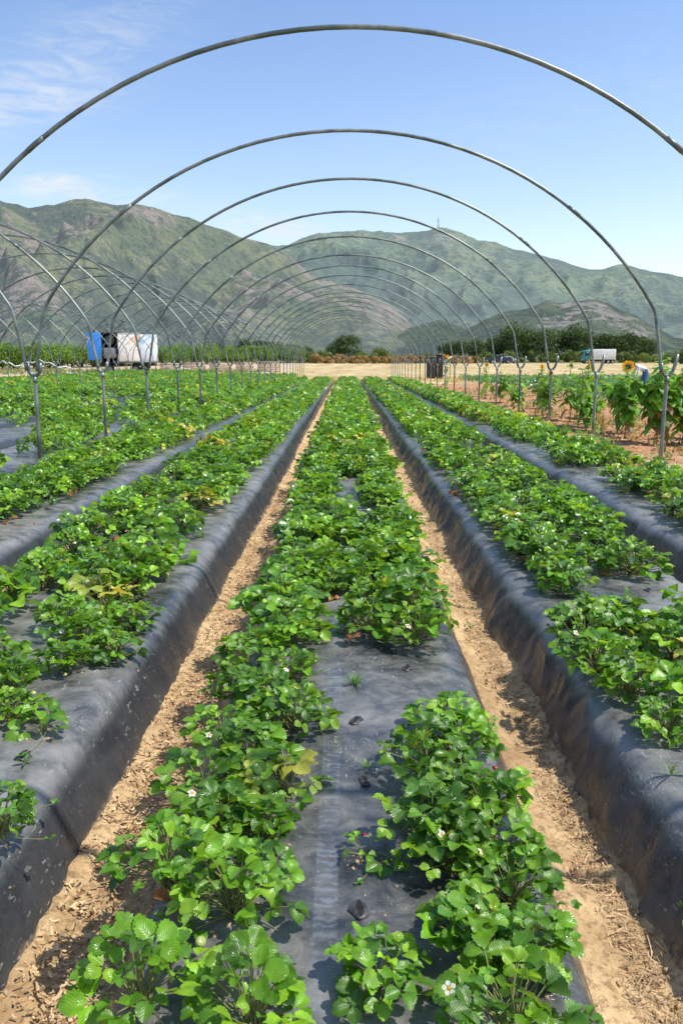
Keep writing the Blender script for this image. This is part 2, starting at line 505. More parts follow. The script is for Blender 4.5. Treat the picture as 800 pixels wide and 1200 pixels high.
TEMPL = {0: leaflet_template(12, 5), 1: leaflet_template(4, 3), 2: leaflet_template(2, 3), 3: leaflet_template(2, 2)}

def rotm(axis, a):
    return np.array(Matrix.Rotation(a, 3, axis))

GREENS = np.array([(.080, .200, .009), (.115, .260, .011), (.050, .130, .009), (.135, .300, .014), (.210, .390, .022), (.072, .190, .014)])
YELLOW = np.array([(.42, .42, .06), (.30, .38, .05), (.50, .44, .10), (.20, .32, .04)])
DRY = np.array([(.38, .18, .06), (.32, .12, .05)])

def plant_arrays(seed, lod, rad=.15, hgt=.17, leaves=22, ll=.06, yellow=0., upright=0.):
    rg = np.random.default_rng(seed)
    q = Q(); st = Q(); nodes = []
    tv, tf, tuv = TEMPL[lod]
    for i in range(leaves):
        fr = math.sqrt((i + .5) / leaves) if i < leaves * .85 else rg.uniform(.5, 1)
        az = i * 2.39996 + rg.uniform(-.5, .5)
        r = rad * fr * rg.uniform(.75, 1.12)
        h = hgt * (1.02 - .62 * fr ** 2) * rg.uniform(.78, 1.12)
        if i >= leaves * .85: h = hgt * rg.uniform(.12, .45)
        node = np.array([r * math.cos(az), r * math.sin(az), h])
        el = R(rg.uniform(8, 40)) - fr * R(rg.uniform(20, 60)) + upright
        a2 = az + rg.normal(0, .5)
        F = np.array([math.cos(a2) * math.cos(el), math.sin(a2) * math.cos(el), math.sin(el)])
        S = np.cross(F, [0, 0, 1]); S /= np.linalg.norm(S) + 1e-9
        Nn = np.cross(S, F)
        ro = rg.normal(0, .5)
        S2 = S * math.cos(ro) + Nn * math.sin(ro); N2 = -S * math.sin(ro) + Nn * math.cos(ro)
        L = ll * rg.uniform(.5, 1.22) * (1.1 if rg.random() < .15 else 1)
        if yellow and rg.random() < yellow: col = YELLOW[rg.integers(4)] * rg.uniform(.8, 1.1)
        elif i >= leaves * .85 and rg.random() < .07: col = DRY[rg.integers(2)]
        elif rg.random() < .05: col = np.array((.16, .30, .04))
        else: col = GREENS[rg.integers(6)] * rg.uniform(.8, 1.25)
        B = np.stack([S2, F, N2])        # rows: local x,y,z axes
        fold = rg.uniform(.5, 1.7)
        for k, ang in enumerate((0, 1.32, -1.32)):
            v = tv * [L, L * rg.uniform(.92, 1.05), L * fold]
            if k: v = v * .92
            if lod <= 1:
                v = v + np.stack([0 * v[:, 0], 0 * v[:, 0], rg.normal(0, .05) * L * np.sin(v[:, 1] / L * 5 + rg.uniform(0, 6))], 1)
            v = v @ rotm('X', rg.normal(-.05, .18)).T
            v = v + [0, .09 * L, 0]
            v = v @ rotm('Z', ang + rg.normal(0, .1)).T
            v = v @ B + node
            q.add(v, tf, col * rg.uniform(.93, 1.07), tuv)
        if lod <= 1:
            base = np.array([rg.normal(0, .012), rg.normal(0, .012), -.01])
            mid = node * [.45, .45, .62] + rg.normal(0, .006, 3)
            P = np.array([base, base * .5 + mid * .5 + [0, 0, .008], mid, node * .75 + mid * .25, node])
            v, f = tube(P, np.array([.0026, .0024, .002, .0018, .0015]), 4 if lod == 0 else 3, cap=False)
            st.add(v, f)
        nodes.append(node)
    if lod == 0:      # runners creeping over the film
        for k in range(rg.integers(0, 3)):
            a = rg.uniform(0, 6.28); L = rg.uniform(.12, .24); tt = np.linspace(0, 1, 9); b2 = rg.normal(0, .5)
            P = np.stack([L * tt * np.cos(a + b2 * tt), L * tt * np.sin(a + b2 * tt), .012 + .05 * np.sin(PI * tt) * rg.uniform(.3, 1)], 1)
            v, f = tube(P, .0013, 4, cap=False); st.add(v, f)
            for j in range(3):
                v = tv * [.022, .024, .022]; v = v @ rotm('X', .5).T @ rotm('Z', a - PI / 2 + (j - 1) * 1.2).T + P[-1]
                q.add(v, tf, (.10, .26, .02), tuv)
    return q, st, nodes

def berry(L=.028, ripe=1.):
    prof = [(0.0001, -L), (.35 * L, -.86 * L), (.62 * L, -.5 * L), (.74 * L, -.12 * L), (.62 * L, .14 * L), (.3 * L, .24 * L), (.0001, .24 * L)]
    v, f = lathe(prof, 10)
    c = np.array([.55, .02, .015]) * ripe + np.array([.30, .38, .12]) * (1 - ripe)
    return v, f, c

def flower():
    q = Q()
    for k in range(5):
        a = k * 2 * PI / 5
        v, f, uv = TEMPL[1]
        v = v * [.012, .011, .006] + [0, .003, 0]
        q.add(v @ rotm('Z', a).T, f, (.85, .85, .80), uv)
    v, f = lathe([(.0001, .003), (.003, .0025), (.0045, 0), (.0001, -.001)], 8)
    q.add(v, f, (.70, .50, .05))
    return q

def plant_object(seed, kind='green', lod=0, **k):
    q, st, nodes = plant_arrays(seed, lod, **k)
    root = empty('strawberry_plant', (0, 0, 0))
    link('foliage', q.mesh('foliage', [M_leaf]), root)
    link('stems', st.mesh('stems', [M_stem]), root)
    rg = np.random.default_rng(seed + 500)
    rad, hgt = k.get('rad', .15), k.get('hgt', .17)
    for j in range(rg.integers(0, 3)):
        a = rg.uniform(0, 2 * PI); ripe = rg.choice([0., 0., .1, 1.])
        v, f, c = berry(rg.uniform(.013, .020), ripe)
        b = Q(); b.add(v @ rotm('X', rg.uniform(-.9, .9)).T, f, c)
        o = link('fruit', b.mesh('fruit', [M_berry]), root, (rad * 1.02 * math.cos(a), rad * 1.02 * math.sin(a), hgt * rg.uniform(.12, .35)))
    for j in range(int(rg.random() < .35)):
        a = rg.uniform(0, 2 * PI)
        o = link('flower', flower().mesh('flower', [M_petal]), root, (rad * .8 * math.cos(a), rad * .8 * math.sin(a), hgt * rg.uniform(.6, .8)))
        o.rotation_euler = (rg.uniform(-.6, .6), rg.uniform(-.2, .8), 0)
    return root

PROTO = {}
PROTO['green'] = [plant_object(100 + i, rad=r, hgt=h, leaves=n, ll=l, upright=(.0, .15, -.1)[i % 3]) for i, (r, h, n, l) in enumerate(
    [(.145, .160, 42, .050), (.155, .150, 46, .046), (.125, .175, 38, .053), (.165, .160, 52, .047), (.15, .135, 44, .043), (.135, .160, 36, .055), (.15, .17, 48, .045), (.12, .15, 34, .051), (.16, .145, 44, .049)])]
PROTO['yellow'] = [plant_object(140 + i, rad=.13, hgt=.15, leaves=22, ll=.052, yellow=y) for i, y in enumerate((.9, .6))]
PROTO['sparse'] = [plant_object(150 + i, rad=.11, hgt=.10, leaves=n, ll=.055) for i, n in enumerate((7, 9))]
PROTO['erect'] = [plant_object(160, rad=.125, hgt=.175, leaves=40, ll=.046, upright=.2), plant_object(161, rad=.12, hgt=.16, leaves=36, ll=.047, upright=.3)]

ALL = []      # every plant: dict(x,y,s,rz,kind,bed,row,label)
def put(x, y, s=1., kind='green', bed=0, row='left', label=None, var=None):
    ALL.append(dict(x=x, y=y, s=s, kind=kind, bed=bed, row=row, label=label, rz=random.uniform(0, 2 * PI), var=var))

# nearest plants, one by one
NEAR_C = [
 (-.41, 1.26, 1.02, 'erect', 'left', 'broad leaved strawberry plant at the bottom left corner of the centre bed'),
 (-.20, 1.21, .95, 'erect', 'left', 'strawberry plant with upright cupped leaves, nearest the camera beside the seam of the centre bed'),
 (-.27, 1.51, .92, 'green', 'left', 'full strawberry plant, second from the camera, left row of the centre bed'),
 (-.43, 1.62, .92, 'green', 'left', 'strawberry plant spilling over the left edge of the centre bed'),
 (-.24, 1.76, .85, 'green', 'left', 'green strawberry plant just in front of the yellowing one on the centre bed'),
 (-.20, 1.99, 1.05, 'yellow', 'left', 'yellowing strawberry plant with pale lime leaves in the left row of the centre bed'),
 (-.41, 1.98, .95, 'green', 'left', 'dark green strawberry plant directly left of the yellowing one on the centre bed'),
 (-.20, 2.38, .90, 'green', 'left', 'compact strawberry plant behind the yellowing one, beside the small weed on the centre bed'),
 (-.41, 2.30, .85, 'green', 'left', 'strawberry plant at the left edge of the centre bed behind the yellowing one'),
 (-.42, 2.62, .9, 'green', 'left', None), (-.24, 2.78, .9, 'green', 'left', None), (-.43, 2.95, .9, 'green', 'left', None), (-.27, 3.10, .9, 'green', 'left', None),
 (.26, 1.20, 1.05, 'green', 'right', 'large strawberry plant at the bottom edge, right row of the centre bed'),
 (.03, 1.31, .82, 'green', 'right', 'strawberry plant with reddish old leaves growing inward to the seam of the centre bed'),
 (.21, 1.40, .95, 'green', 'right', 'dense strawberry plant second from the camera in the right row of the centre bed'),
 (.33, 1.56, .9, 'green', 'right', 'strawberry plant reaching over the shiny right shoulder of the centre bed'),
 (.17, 1.74, .9, 'green', 'right', 'strawberry plant casting shadow toward the nearest planting slit of the centre bed'),
 (.33, 1.86, .92, 'green', 'right', 'strawberry plant at the right shoulder of the centre bed behind the leaning one'),
 (.20, 2.10, .95, 'green', 'right', 'tall strawberry plant beside the second planting slit, right row of the centre bed'),
 (.30, 2.34, .92, 'green', 'right', 'strawberry plant just before the bare gap in the right row of the centre bed'),
 (.22, 1.66, .8, 'green', 'right', None), (.34, 1.38, .8, 'green', 'right', None), (.22, 1.90, .85, 'green', 'right', None), (.31, 2.20, .85, 'green', 'right', None), (.33, 1.70, .8, 'green', 'right', None),
 (-.33, 1.78, .85, 'green', 'left', None), (-.32, 2.16, .9, 'green', 'left', None), (-.30, 2.50, .9, 'green', 'left', None), (-.31, 1.93, .7, 'yellow', 'left', None),
 (.01, 1.72, .70, 'sparse', 'right', 'small sparse strawberry runner plant rooted in the middle of the centre bed'),
]
for x, y, s, kd, row, lab in NEAR_C: put(x, y, s * (.93 if y > 1.4 else .86), kd, 0, row, lab)
NEAR_L = [(-.90, 1.80, .72, 'green', 'small bright strawberry plant alone at the left picture edge near the camera'),
 (-1.0, 2.36, .75, 'sparse', 'sparse strawberry plant beside the bare film of the bed left of the centre'), (-1.13, 2.44, .8, 'green', None), (-1.35, 2.52, .9, 'green', None), (-.95, 2.98, .8, 'green', None), (-1.12, 3.14, .9, 'green', None), (-1.25, 3.3, .95, 'green', None), (-.98, 3.36, .9, 'green', None),
 (-1.22, 2.62, .95, 'green', 'leafy strawberry plant at the near end of the clump left of the centre bed'),
 (-1.10, 2.86, .85, 'green', None), (-1.36, 2.88, .9, 'green', None), (-1.02, 3.06, .62, 'sparse', None), (-1.55, 2.66, .9, 'green', None), (-1.6, 3.0, .9, 'green', None)]
for x, y, s, kd, lab in NEAR_L: put(x, y, s, kd, 1, 'right' if x > -1.3 else 'left', lab)
NEAR_R = [(1.0, 2.36, .9, 'green', 'strawberry plant overhanging the shaded left side of the bed right of the centre'),
 (1.22, 2.22, .95, 'green', 'strawberry plant at the right picture edge nearest the camera'), (1.18, 2.5, 1.0, 'green', None), (1.42, 2.42, .9, 'green', None),
 (.97, 2.64, 1.0, 'green', None), (.95, 3.12, 1.0, 'green', None), (.96, 3.3, .95, 'green', None), (1.14, 3.3, .9, 'green', None), (1.24, 2.74, .9, 'yellow', 'pale yellowing strawberry plant in the bed right of the centre'), (.94, 2.88, 1.05, 'green', None), (1.26, 2.98, 1.0, 'green', None),
 (1.5, 2.75, .8, 'green', None), (1.1, 3.16, .85, 'yellow', 'yellow green strawberry plant at the near end of the gap right of centre'),
 (1.38, 3.2, .9, 'green', None), (1.55, 3.45, .85, 'yellow', None)]
for x, y, s, kd, lab in NEAR_R: put(x, y, s, kd, 2, 'left' if x < 1.3 else 'right', lab)

def fill(bed, x0, row, ys, ye, step, off, gaps=(), s0=1.0, py=.05, jit=.045):
    y = ys
    while y < ye:
        yy = y + random.uniform(-.04, .04)
        if not any(a < yy < b for a, b in gaps) and random.random() > .04 + (.05 if yy > 6 else 0) + (.09 if bed else 0):
            kd = 'yellow' if random.random() < py else 'green'
            put(x0 + off + random.uniform(-jit, jit), yy, s0 * random.uniform(.82, 1.18), kd, bed, row)
        y += step * (1 + random.uniform(-.1, .1))

fill(0, 0, 'left', 3.22, 46.5, .21, -.29, (), 1.12)
fill(0, 0, 'left', 3.6, 46.5, .30, -.10, ((5.9, 7.6),), 1.05)
fill(0, 0, 'right', 3.20, 46.5, .21, .27, ((5.3, 6.1), (7.4, 7.8), (11, 11.4)), 1.12)
fill(0, 0, 'right', 3.30, 46.5, .30, .08, ((5.1, 7.8),), 1.05)
for bi, gl, gr in ((1, ((9.3, 9.6),), ((3.2, 3.35), (4.6, 5.0), (8.0, 8.3))), (2, ((3.45, 3.75), (7.5, 7.8), (11., 11.8)), ((3.7, 4.2), (6.2, 6.8), (9.5, 10.6), (14, 15))),
                   (3, ((6.0, 6.2), (14, 15)), ((5.4, 5.6),)), (4, ((6.2, 6.6), (7.7, 8.6), (10.2, 10.8), (13, 13.8)), ((10.5, 11.2), (8.0, 8.4)))):
    x0 = BEDS[bi][0]
    offl, offr = {1: (-.30, .21), 2: (-.22, .27), 3: (-.30, .16), 4: (-.14, .28)}[bi]
    fill(bi, x0, 'left', 3.25, 46.5, .225 if bi != 4 else .27, offl, gl, 1.12, .07 if bi != 4 else .22)
    fill(bi, x0, 'right', 3.35, 46.5, .225, offr, gr, 1.12, .07 if bi != 4 else .2)
    fill(bi, x0, 'right' if bi % 2 else 'left', 3.9, 46.5, .42, 0., gl + gr, 1.0, .1)
for bi in range(5, len(BEDS)):
    x0, ye, _ = BEDS[bi]
    hl = [(a, a + random.uniform(.5, 2.2)) for a in [random.uniform(7, 30) for _ in range(6 if bi < 9 else 3)]]
    hl = hl + {5: [(9, 10.6), (12.6, 14.2), (19, 20.5)], 6: [(11.4, 13.6), (17, 19)], 7: [(13., 15.5), (21, 23)], 8: [(17, 20)]}.get(bi, [])
    gr2 = hl[:2] + hl[-2:] if bi < 9 else hl[:2]
    ys = max(4., (abs(x0) - 2) / .45)
    fill(bi, x0, 'left', ys, ye - .5, .27, -.27, hl, 1.25, .09, .07)
    fill(bi, x0, 'right', ys, ye - .5, .27, .27, gr2, 1.25, .09, .07)

ALL = [p for p in ALL if in_view(p['x'], p['y'], 1.3)]
for p in ALL:
    p['vis'] = abs(p['x'] - CX) < .43 * p['y'] + .1 and p['y'] > 1.05
ALL.sort(key=lambda p: (not p['vis'], math.hypot(p['x'], p['y'])))
ONE = ALL[:298]; REST = ALL[298:]
# mid level prototypes: single mesh plants
MID = {'green': [], 'yellow': []}
for i in range(6):
    q, st, _ = plant_arrays(300 + i, 1, rad=.15 + .01 * (i % 3), hgt=.165 + .008 * (i % 2), leaves=40, ll=.051)
    q.add(*st.arrays()[:2], (.14, .2, .06)); MID['green'].append(q.mesh('strawberry_plant', [M_leaf_far]))
for i in range(2):
    q, st, _ = plant_arrays(320 + i, 1, rad=.14, hgt=.15, leaves=24, ll=.055, yellow=.5)
    q.add(*st.arrays()[:2], (.2, .2, .06)); MID['yellow'].append(q.mesh('strawberry_plant', [M_leaf_far]))

used = {}
for i, p in enumerate(ONE):
    dist = math.hypot(p['x'], p['y'])
    z = gzf(p['y']) + .253
    bname = BEDS[p['bed']][2]
    if dist < 4.6 or p['kind'] not in MID:
        pl = PROTO[p['kind']]; k = random.randrange(len(pl)); pr = pl[k]
        if (p['kind'], k) not in used: used[(p['kind'], k)] = 1; o = pr
        else: o = copy_tree(pr)
    else:
        o = link('strawberry_plant', random.choice(MID[p['kind']]))
    o.location = (p['x'], p['y'], z)
    o.rotation_euler = (random.uniform(-.06, .06), random.uniform(-.06, .06), p['rz'])
    o.scale = (p['s'] * random.uniform(.92, 1.08), p['s'], p['s'] * random.uniform(.82, 1.04))
    for key in ('label', 'group'):
        if key in o: del o[key]
    if p['label']: tag(o, p['label'], 'strawberry plant', 'strawberry plants near the camera')
    elif p['kind'] == 'yellow': tag(o, 'yellow leaved strawberry plant in the %s row of the %s' % (p['row'], bname), 'strawberry plant', 'yellowing strawberry plants, %s row, %s' % (p['row'], bname))
    else: tag(o, 'bushy green strawberry plant in the %s row of the %s' % (p['row'], bname), 'strawberry plant', 'green strawberry plants, %s row, %s' % (p['row'], bname))
for kd, pl in PROTO.items():
    for k, pr in enumerate(pl):
        if (kd, k) not in used:
            for ch in list(pr.children): bpy.data.objects.remove(ch)
            bpy.data.objects.remove(pr)

# all remaining plants as one object
def rest_mesh():
    P2 = {}; P3 = {}
    for kd, y in (('green', 0.02), ('yellow', .5)):
        P2[kd] = [plant_arrays(400 + i, 2, rad=.165, hgt=.17, leaves=26, ll=.068, yellow=y)[0].arrays() for i in range(5)]
        P3[kd] = [plant_arrays(430 + i, 3, rad=.17, hgt=.175, leaves=15, ll=.095, yellow=y)[0].arrays() for i in range(5)]
    V = []; Fc = []; C = []; UV = []; n = 0
    for p in REST:
        kd = 'yellow' if p['kind'] == 'yellow' else 'green'
        a = random.choice((P2 if p['y'] < 20 else P3)[kd])
        v = a[0] @ rotm('Z', p['rz']).T * p['s'] + [p['x'], p['y'], gzf(p['y']) + .25]
        V.append(v); Fc.append(a[1] + n); C.append(a[2] * random.uniform(.8, 1.25)); UV.append(a[3]); n += len(v)
    return mesh_arrays('strawberry_rows', np.concatenate(V), np.concatenate(Fc), np.concatenate(C), np.concatenate(UV), mats=[M_leaf_far])
tag(link('strawberry_rows', rest_mesh()), 'rows of more distant strawberry plants covering the beds up to the straw field', 'strawberry plants', kind='stuff')
print('plants', len(ALL), 'individual', len(ONE))

# fallen fruit
for (x, y, z, lab) in [(.52, 2.62, .0, 'red strawberry lying on the sand of the right furrow'), (1.06, 4.12, .25, 'ripe red strawberry on bare film right of the centre bed'),
                       (-1.36, 4.95, .27, 'red strawberry lying among leaves on the bed left of the centre'), (-2.28, 5.6, .22, 'red strawberry on the shoulder of the second bed left')]:
    v, f, c = berry(.021, 1.); q = Q(); q.add(v @ rotm('X', 1.3).T, f, c)
    root = link('strawberry', q.mesh('strawberry', [M_berry]), loc=(x, y, z + .02 + gzf(y)))
    q = Q()
    for k in range(6):
        tv, tf, tuv = TEMPL[3]
        q.add((tv * [.008, .012, .006]) @ rotm('Z', k * PI / 3).T @ rotm('X', 1.3).T + [0, -.004, .003], tf, (.08, .2, .03), tuv)
    link('calyx', q.mesh('calyx', [M_weed]), root)
    tag(root, lab, 'strawberry')

# planting slits in the film
def slit(bed, x, y, rz, s=1.):
    q = Q()
    n = 12; a = np.arange(n) * 2 * PI / n
    rr = np.random.default_rng(int(y * 100))
    ring = np.stack([np.cos(a) * .0075 * rr.uniform(.6, 1.5, n), np.sin(a) * .026 * rr.uniform(.8, 1.15, n), 0 * a + .004], 1) * s
    c = np.zeros((n, 3)); c[:, 2] = .001
    V = np.concatenate([c, ring]); q.add(V, grid_faces(2, n, True), mat=0)
    o = ring * [1.7, 1.08, 1] + np.stack([0 * a, 0 * a, rr.uniform(0, .003, n)], 1); o2 = ring * [2.6, 1.15, 0]
    V = np.concatenate([ring, o, o2]); q.add(V, grid_faces(3, n, True), mat=1)
    ob = link('planting_hole', q.mesh('planting_hole', [M_hole, M_flap], True), bed_objs[bed], (x - BEDS[bed][0], y, 0))
    ob.rotation_euler = (0, 0, rz)
    return ob
HOLES = [(0, .0, 1.52), (0, .0, 2.42), (0, .20, 2.88), (0, .02, 2.05), (2, .92, 1.90), (2, 1.12, 3.95), (2, 1.08, 3.62), (2, 1.5, 3.9), (1, -1.0, 2.2), (1, -1.02, 2.02)]
hole_objs = [slit(b, x, y, random.uniform(-.3, .3)) for b, x, y in HOLES]

# set planting holes and plants on the real film surface
bpy.context.view_layer.update()
from mathutils.bvhtree import BVHTree
BV = {}
for bi in range(0, 5):
    me = bed_objs[bi].data
    vs = [v.co + bed_objs[bi].location for v in me.vertices]
    BV[bi] = BVHTree.FromPolygons(vs, [tuple(p.vertices) for p in me.polygons])
def film_z(bi, x, y, d=.245):
    h = BV[bi].ray_cast(Vector((x, y, 2)), Vector((0, 0, -1)))
    return h[0].z if h[0] is not None else gzf(y) + d
for (b, x, y), ob in zip(HOLES, hole_objs): ob.location.z = film_z(b, x, y) + .003

# weeds
def weed(x, y, z, s, lab, blades=26, wide=False, seed=0):
    rg = np.random.default_rng(seed); q = Q()
    for i in range(blades):
        az = rg.uniform(0, 2 * PI); L = s * rg.uniform(.5, 1.1); el = R(rg.uniform(25, 80))
        t = np.linspace(0, 1, 5)
        w = (.09 if wide else .035) * L * np.sin(PI * np.clip(t * .85 + .12, 0, 1))
        px = L * t * math.cos(el); pz = L * (t * math.sin(el) - .35 * t ** 2)
        d = np.array([math.cos(az), math.sin(az), 0]); n_ = np.array([-math.sin(az), math.cos(az), 0])
        c = px[:, None] * d + pz[:, None] * [0, 0, 1]
        V = np.stack([c - w[:, None] * n_, c + w[:, None] * n_], 1).reshape(-1, 3)
        q.add(V, grid_faces(5, 2), np.array((.10, .24, .04)) * rg.uniform(.6, 1.3))
    o = link('weed', q.mesh('weed', [M_weed]), loc=(x, y, z))
    return tag(o, lab, 'weed')
weed(.0, 2.70, film_z(0, 0, 2.7), .075, 'feathery green weed in the middle of the centre bed beyond the slits', 40, seed=1)
weed(.03, 2.12, film_z(0, .03, 2.12), .05, 'small dusty weed growing from a planting slit of the centre bed', 24, seed=2)
weed(.80, 1.72, .09, .07, 'small weed on the shaded side of the bed right of the centre', 14, True, seed=3)
weed(.90, 2.10, film_z(2, .90, 2.10), .10, 'spiky grass weed on the film edge right of the centre bed', 9, seed=4)
weed(.74, 1.42, .02, .09, 'broad bladed weed at the foot of the right hand bed', 12, True, seed=5)
weed(-.60, 1.15, .02, .07, 'low green weed in the mulch furrow at the bottom left', 12, True, seed=6)
weed(-.98, 2.16, film_z(1, -.98, 2.16), .06, 'tiny seedling on bare film left of the centre bed', 8, True, seed=7)
weed(.62, 4.0, .02, .07, 'thin green weed in the right furrow', 16, seed=8)
weed(1.14, 3.75, film_z(2, 1.14, 3.75), .08, 'small weed in the bare gap of the bed right of the centre', 16, True, seed=9)

# ------------------------------------------------------------------ loose mulch and clods (uncountable)
def mulch():
    q = Q(); rg = RNG
    def strip(x, y, z, L, w, curl):
        az = rg.uniform(0, PI); t = np.linspace(-.5, .5, 4)
        d = np.array([math.cos(az), math.sin(az), rg.normal(0, .2)]); n_ = np.array([-math.sin(az), math.cos(az), rg.normal(0, .5)])
        bend = rg.normal(0, .3) * L
        c = np.array([x, y, z]) + t[:, None] * L * d + (t ** 2)[:, None] * bend * n_ + np.stack([0 * t, 0 * t, curl * (t ** 2)], 1)
        V = np.stack([c - .5 * w * n_, c + .5 * w * n_], 1).reshape(-1, 3)
        k = rg.uniform(.45, 1.15)
        col = (np.array((.66, .47, .26)) if rg.random() < .65 else np.array((.42, .25, .12))) * k
        q.add(V, grid_faces(4, 2), col)
    for i in range(8000):   # curled wood chips in the left furrow
        y = 1.0 + 7.5 * rg.random() ** 1.9; x = -.675 + rg.normal(0, .09) + (.04 if y < 2 else 0)
        if -.84 < x < -.50:
            strip(x, y, .012 + .02 * rg.random() + abs(x + .675) * .12, rg.uniform(.008, .028), rg.uniform(.0025, .007), rg.uniform(0, .02))
    for i in range(8000):   # thin stalks in the right furrow
        y = 1.0 + 8 * rg.random() ** 1.7; x = .66 + rg.normal(0, .07)
        dens = vnoise(np.array([x * 6]), np.array([y * 2.3]), 5)[0]
        if .5 < x < .84 and dens > .5:
            strip(x, y, .008 + .012 * rg.random(), rg.uniform(.012, .05), rg.uniform(.001, .0028), rg.uniform(0, .012))
    for i in range(2500):
        y = rg.uniform(9, 22); x = rg.uniform(3.9, 9)
        strip(x, y, ground_right_z(x, y) + .02, rg.uniform(.05, .15), rg.uniform(.01, .02), .02)
    n = N('mulch'); m = n.done(n.bsdf(n.attr(), .8))
    tag(link('straw_mulch', q.mesh('straw_mulch', [m], False)), 'loose wood chips and straw scattered on the furrows', 'mulch', kind='stuff')
mulch()

def clods():
    q = Q(); rg = RNG
    base, f = lathe([(.0001, -.6), (.75, -.45), (1, 0), (.7, .5), (.0001, .7)], 6)
    for i in range(5200):
        if i < 3200:
            y = 1. + 9 * rg.random() ** 1.5; x = rg.choice([-.67, .66]) + rg.normal(0, .09); s = rg.uniform(.002, .008); z = .012 + .1 * abs(abs(x) - .66)
            if i % 3 == 0: x = math.copysign(.82 if x > 0 else .80, x) + rg.normal(0, .02)
            if not .5 < abs(x) < .85: continue
        else:
            y = rg.uniform(8.5, 26); x = rg.uniform(3.8, 10); s = rg.uniform(.015, .06); z = ground_right_z(x, y)
        v = (base * rg.uniform(.6, 1.2, 3) + rg.normal(0, .12, base.shape)) @ rotm('Z', rg.uniform(0, 6)).T * s + [x, y, z]
        c = (np.array((.50, .35, .21)) if x < 3 else np.array((.40, .22, .12))) * rg.uniform(.6, 1.2)
        q.add(v, f, c)
    for p in ONE:
        if math.hypot(p['x'], p['y']) < 5.5 and abs(p['x']) < 1.95:
            for k in range(22):
                x = p['x'] + rg.normal(0, .035); y = p['y'] + rg.normal(0, .04)
                s = rg.uniform(.002, .007)
                v = (base * rg.uniform(.6, 1.2, 3)) @ rotm('Z', rg.uniform(0, 6)).T * s + [x, y, film_z(p['bed'], x, y)]
                q.add(v, f, np.array((.40, .28, .17)) * rg.uniform(.5, 1.2))
    for k in range(900):
        y = 1.0 + 6 * rg.random() ** 1.5; bi = int(rg.integers(0, 3)); x = BEDS[bi][0] + rg.normal(0, .25); s = rg.uniform(.0012, .005)
        if abs(x - BEDS[bi][0]) > .46: continue
        v = (base * rg.uniform(.6, 1.2, 3)) @ rotm('Z', rg.uniform(0, 6)).T * s + [x, y, film_z(bi, x, y)]
        q.add(v, f, np.array((.46, .33, .20)) * rg.uniform(.5, 1.2))
    n = N('clod'); m = n.done(n.bsdf(n.attr(), .95, spec=.15))
    tag(link('soil_clods', q.mesh('soil_clods', [m])), 'crumbs and clods of dry soil on the open ground', 'soil clods', kind='stuff')
clods()

# ------------------------------------------------------------------ tunnel hoops and posts
SP = 2.67; Y1 = 6.78; NH = 24
def hoop_path():
    pts = [(3.637, 1.26), (3.630, 1.32), (3.62, 1.40), (3.53, 1.90), (3.515, 1.955), (3.49, 2.01)]
    Rr = (3.49 ** 2 + 1.93 ** 2) / (2 * 1.93); zc = 2.01 + 1.93 - Rr
    a0 = math.atan2(2.01 - zc, 3.49)
    for t in np.linspace(a0, PI - a0, 41)[1:-1]: pts.append((Rr * math.cos(t), zc + Rr * math.sin(t)))
    pts += [(-x, z) for x, z in pts[5::-1]]
    return np.array([(x, 0, z) for x, z in pts])
HP = hoop_path()
def hoop_mesh(seed):
    rg = np.random.default_rng(seed)
    P = HP.copy()
    P[:, 1] += .02 * np.sin(P[:, 0] * .7 + rg.uniform(0, 6)); P[:, 2] += rg.normal(0, .008) * (P[:, 2] - 1.27)
    v, f = tube(P, .0195, 10); q = Q(); q.add(v, f)
    # swaged joints at the haunches
    for k in (12, len(P) - 13):
        v, f = tube(P[k - 1:k + 2] * .4 + P[k] * .6, .0212, 10); q.add(v, f)
    return q.mesh('tunnel_hoop', [M_steel])
HM = [hoop_mesh(i) for i in range(4)]

def post_parts(side):
    # side: +1 = right edge post (outer arm empty), 0 = shared by two hoops
    q = Q()
    v, f = tube([(0, 0, -.15), (0, 0, .6), (0, 0, 1.16), (0, 0, 1.205)], .0235, 10); q.add(v, f)
    k = Q()
    arm = [(-.075, 0, 1.36), (-.068, 0, 1.30), (-.055, 0, 1.25), (-.03, 0, 1.222), (0, 0, 1.212)]
    if side == 0: arm = arm + [(-a, 0, c) for a, b, c in arm[3::-1]]
    else: arm = arm + [(.032, 0, 1.225), (.062, 0, 1.265), (.085, 0, 1.34), (.105, 0, 1.46)]
    v, f = tube(arm, .0212, 10); k.add(v, f)
    v, f = tube([(0, 0, 1.13), (0, 0, 1.20)], .028, 10); k.add(v, f)
    b = Q()
    v, f = lathe([(.0001, .012), (.011, .012), (.012, 0), (.0001, 0)], 6); b.add(v @ rotm('X', PI / 2).T + [0, -.028, 1.165], f)
    return q.mesh('post_pole', [M_steel]), k.mesh('fork', [M_steel]), b.mesh('bolt', [M_steel])
PM = {0: post_parts(0), 1: post_parts(1)}

def ordn(i):
    w = ['nearest', 'second nearest', 'third nearest', 'fourth nearest', 'fifth nearest', 'sixth nearest', 'seventh nearest', 'eighth nearest', 'ninth nearest', 'tenth nearest']
    return w[i] if i < 10 else None

def place_post(x, y, side, lab, grp):
    r = empty('hoop_post', (x, y, gzf(y)))
    for nm, me in zip(('pole', 'fork', 'bolt'), PM[side]): link(nm, me, r)
    r.rotation_euler = (random.uniform(-.008, .008), random.uniform(-.008, .008), 0)
    tag(r, lab, 'post', grp)

def place_hoop(x, y, lab, grp, i):
    o = link('tunnel_hoop', HM[i % 4], loc=(x, y, gzf(y)))
    o.rotation_euler = (random.uniform(-.006, .006), random.uniform(-.004, .004), random.uniform(-.012, .012))
    tag(o, lab, 'tunnel hoop', grp)

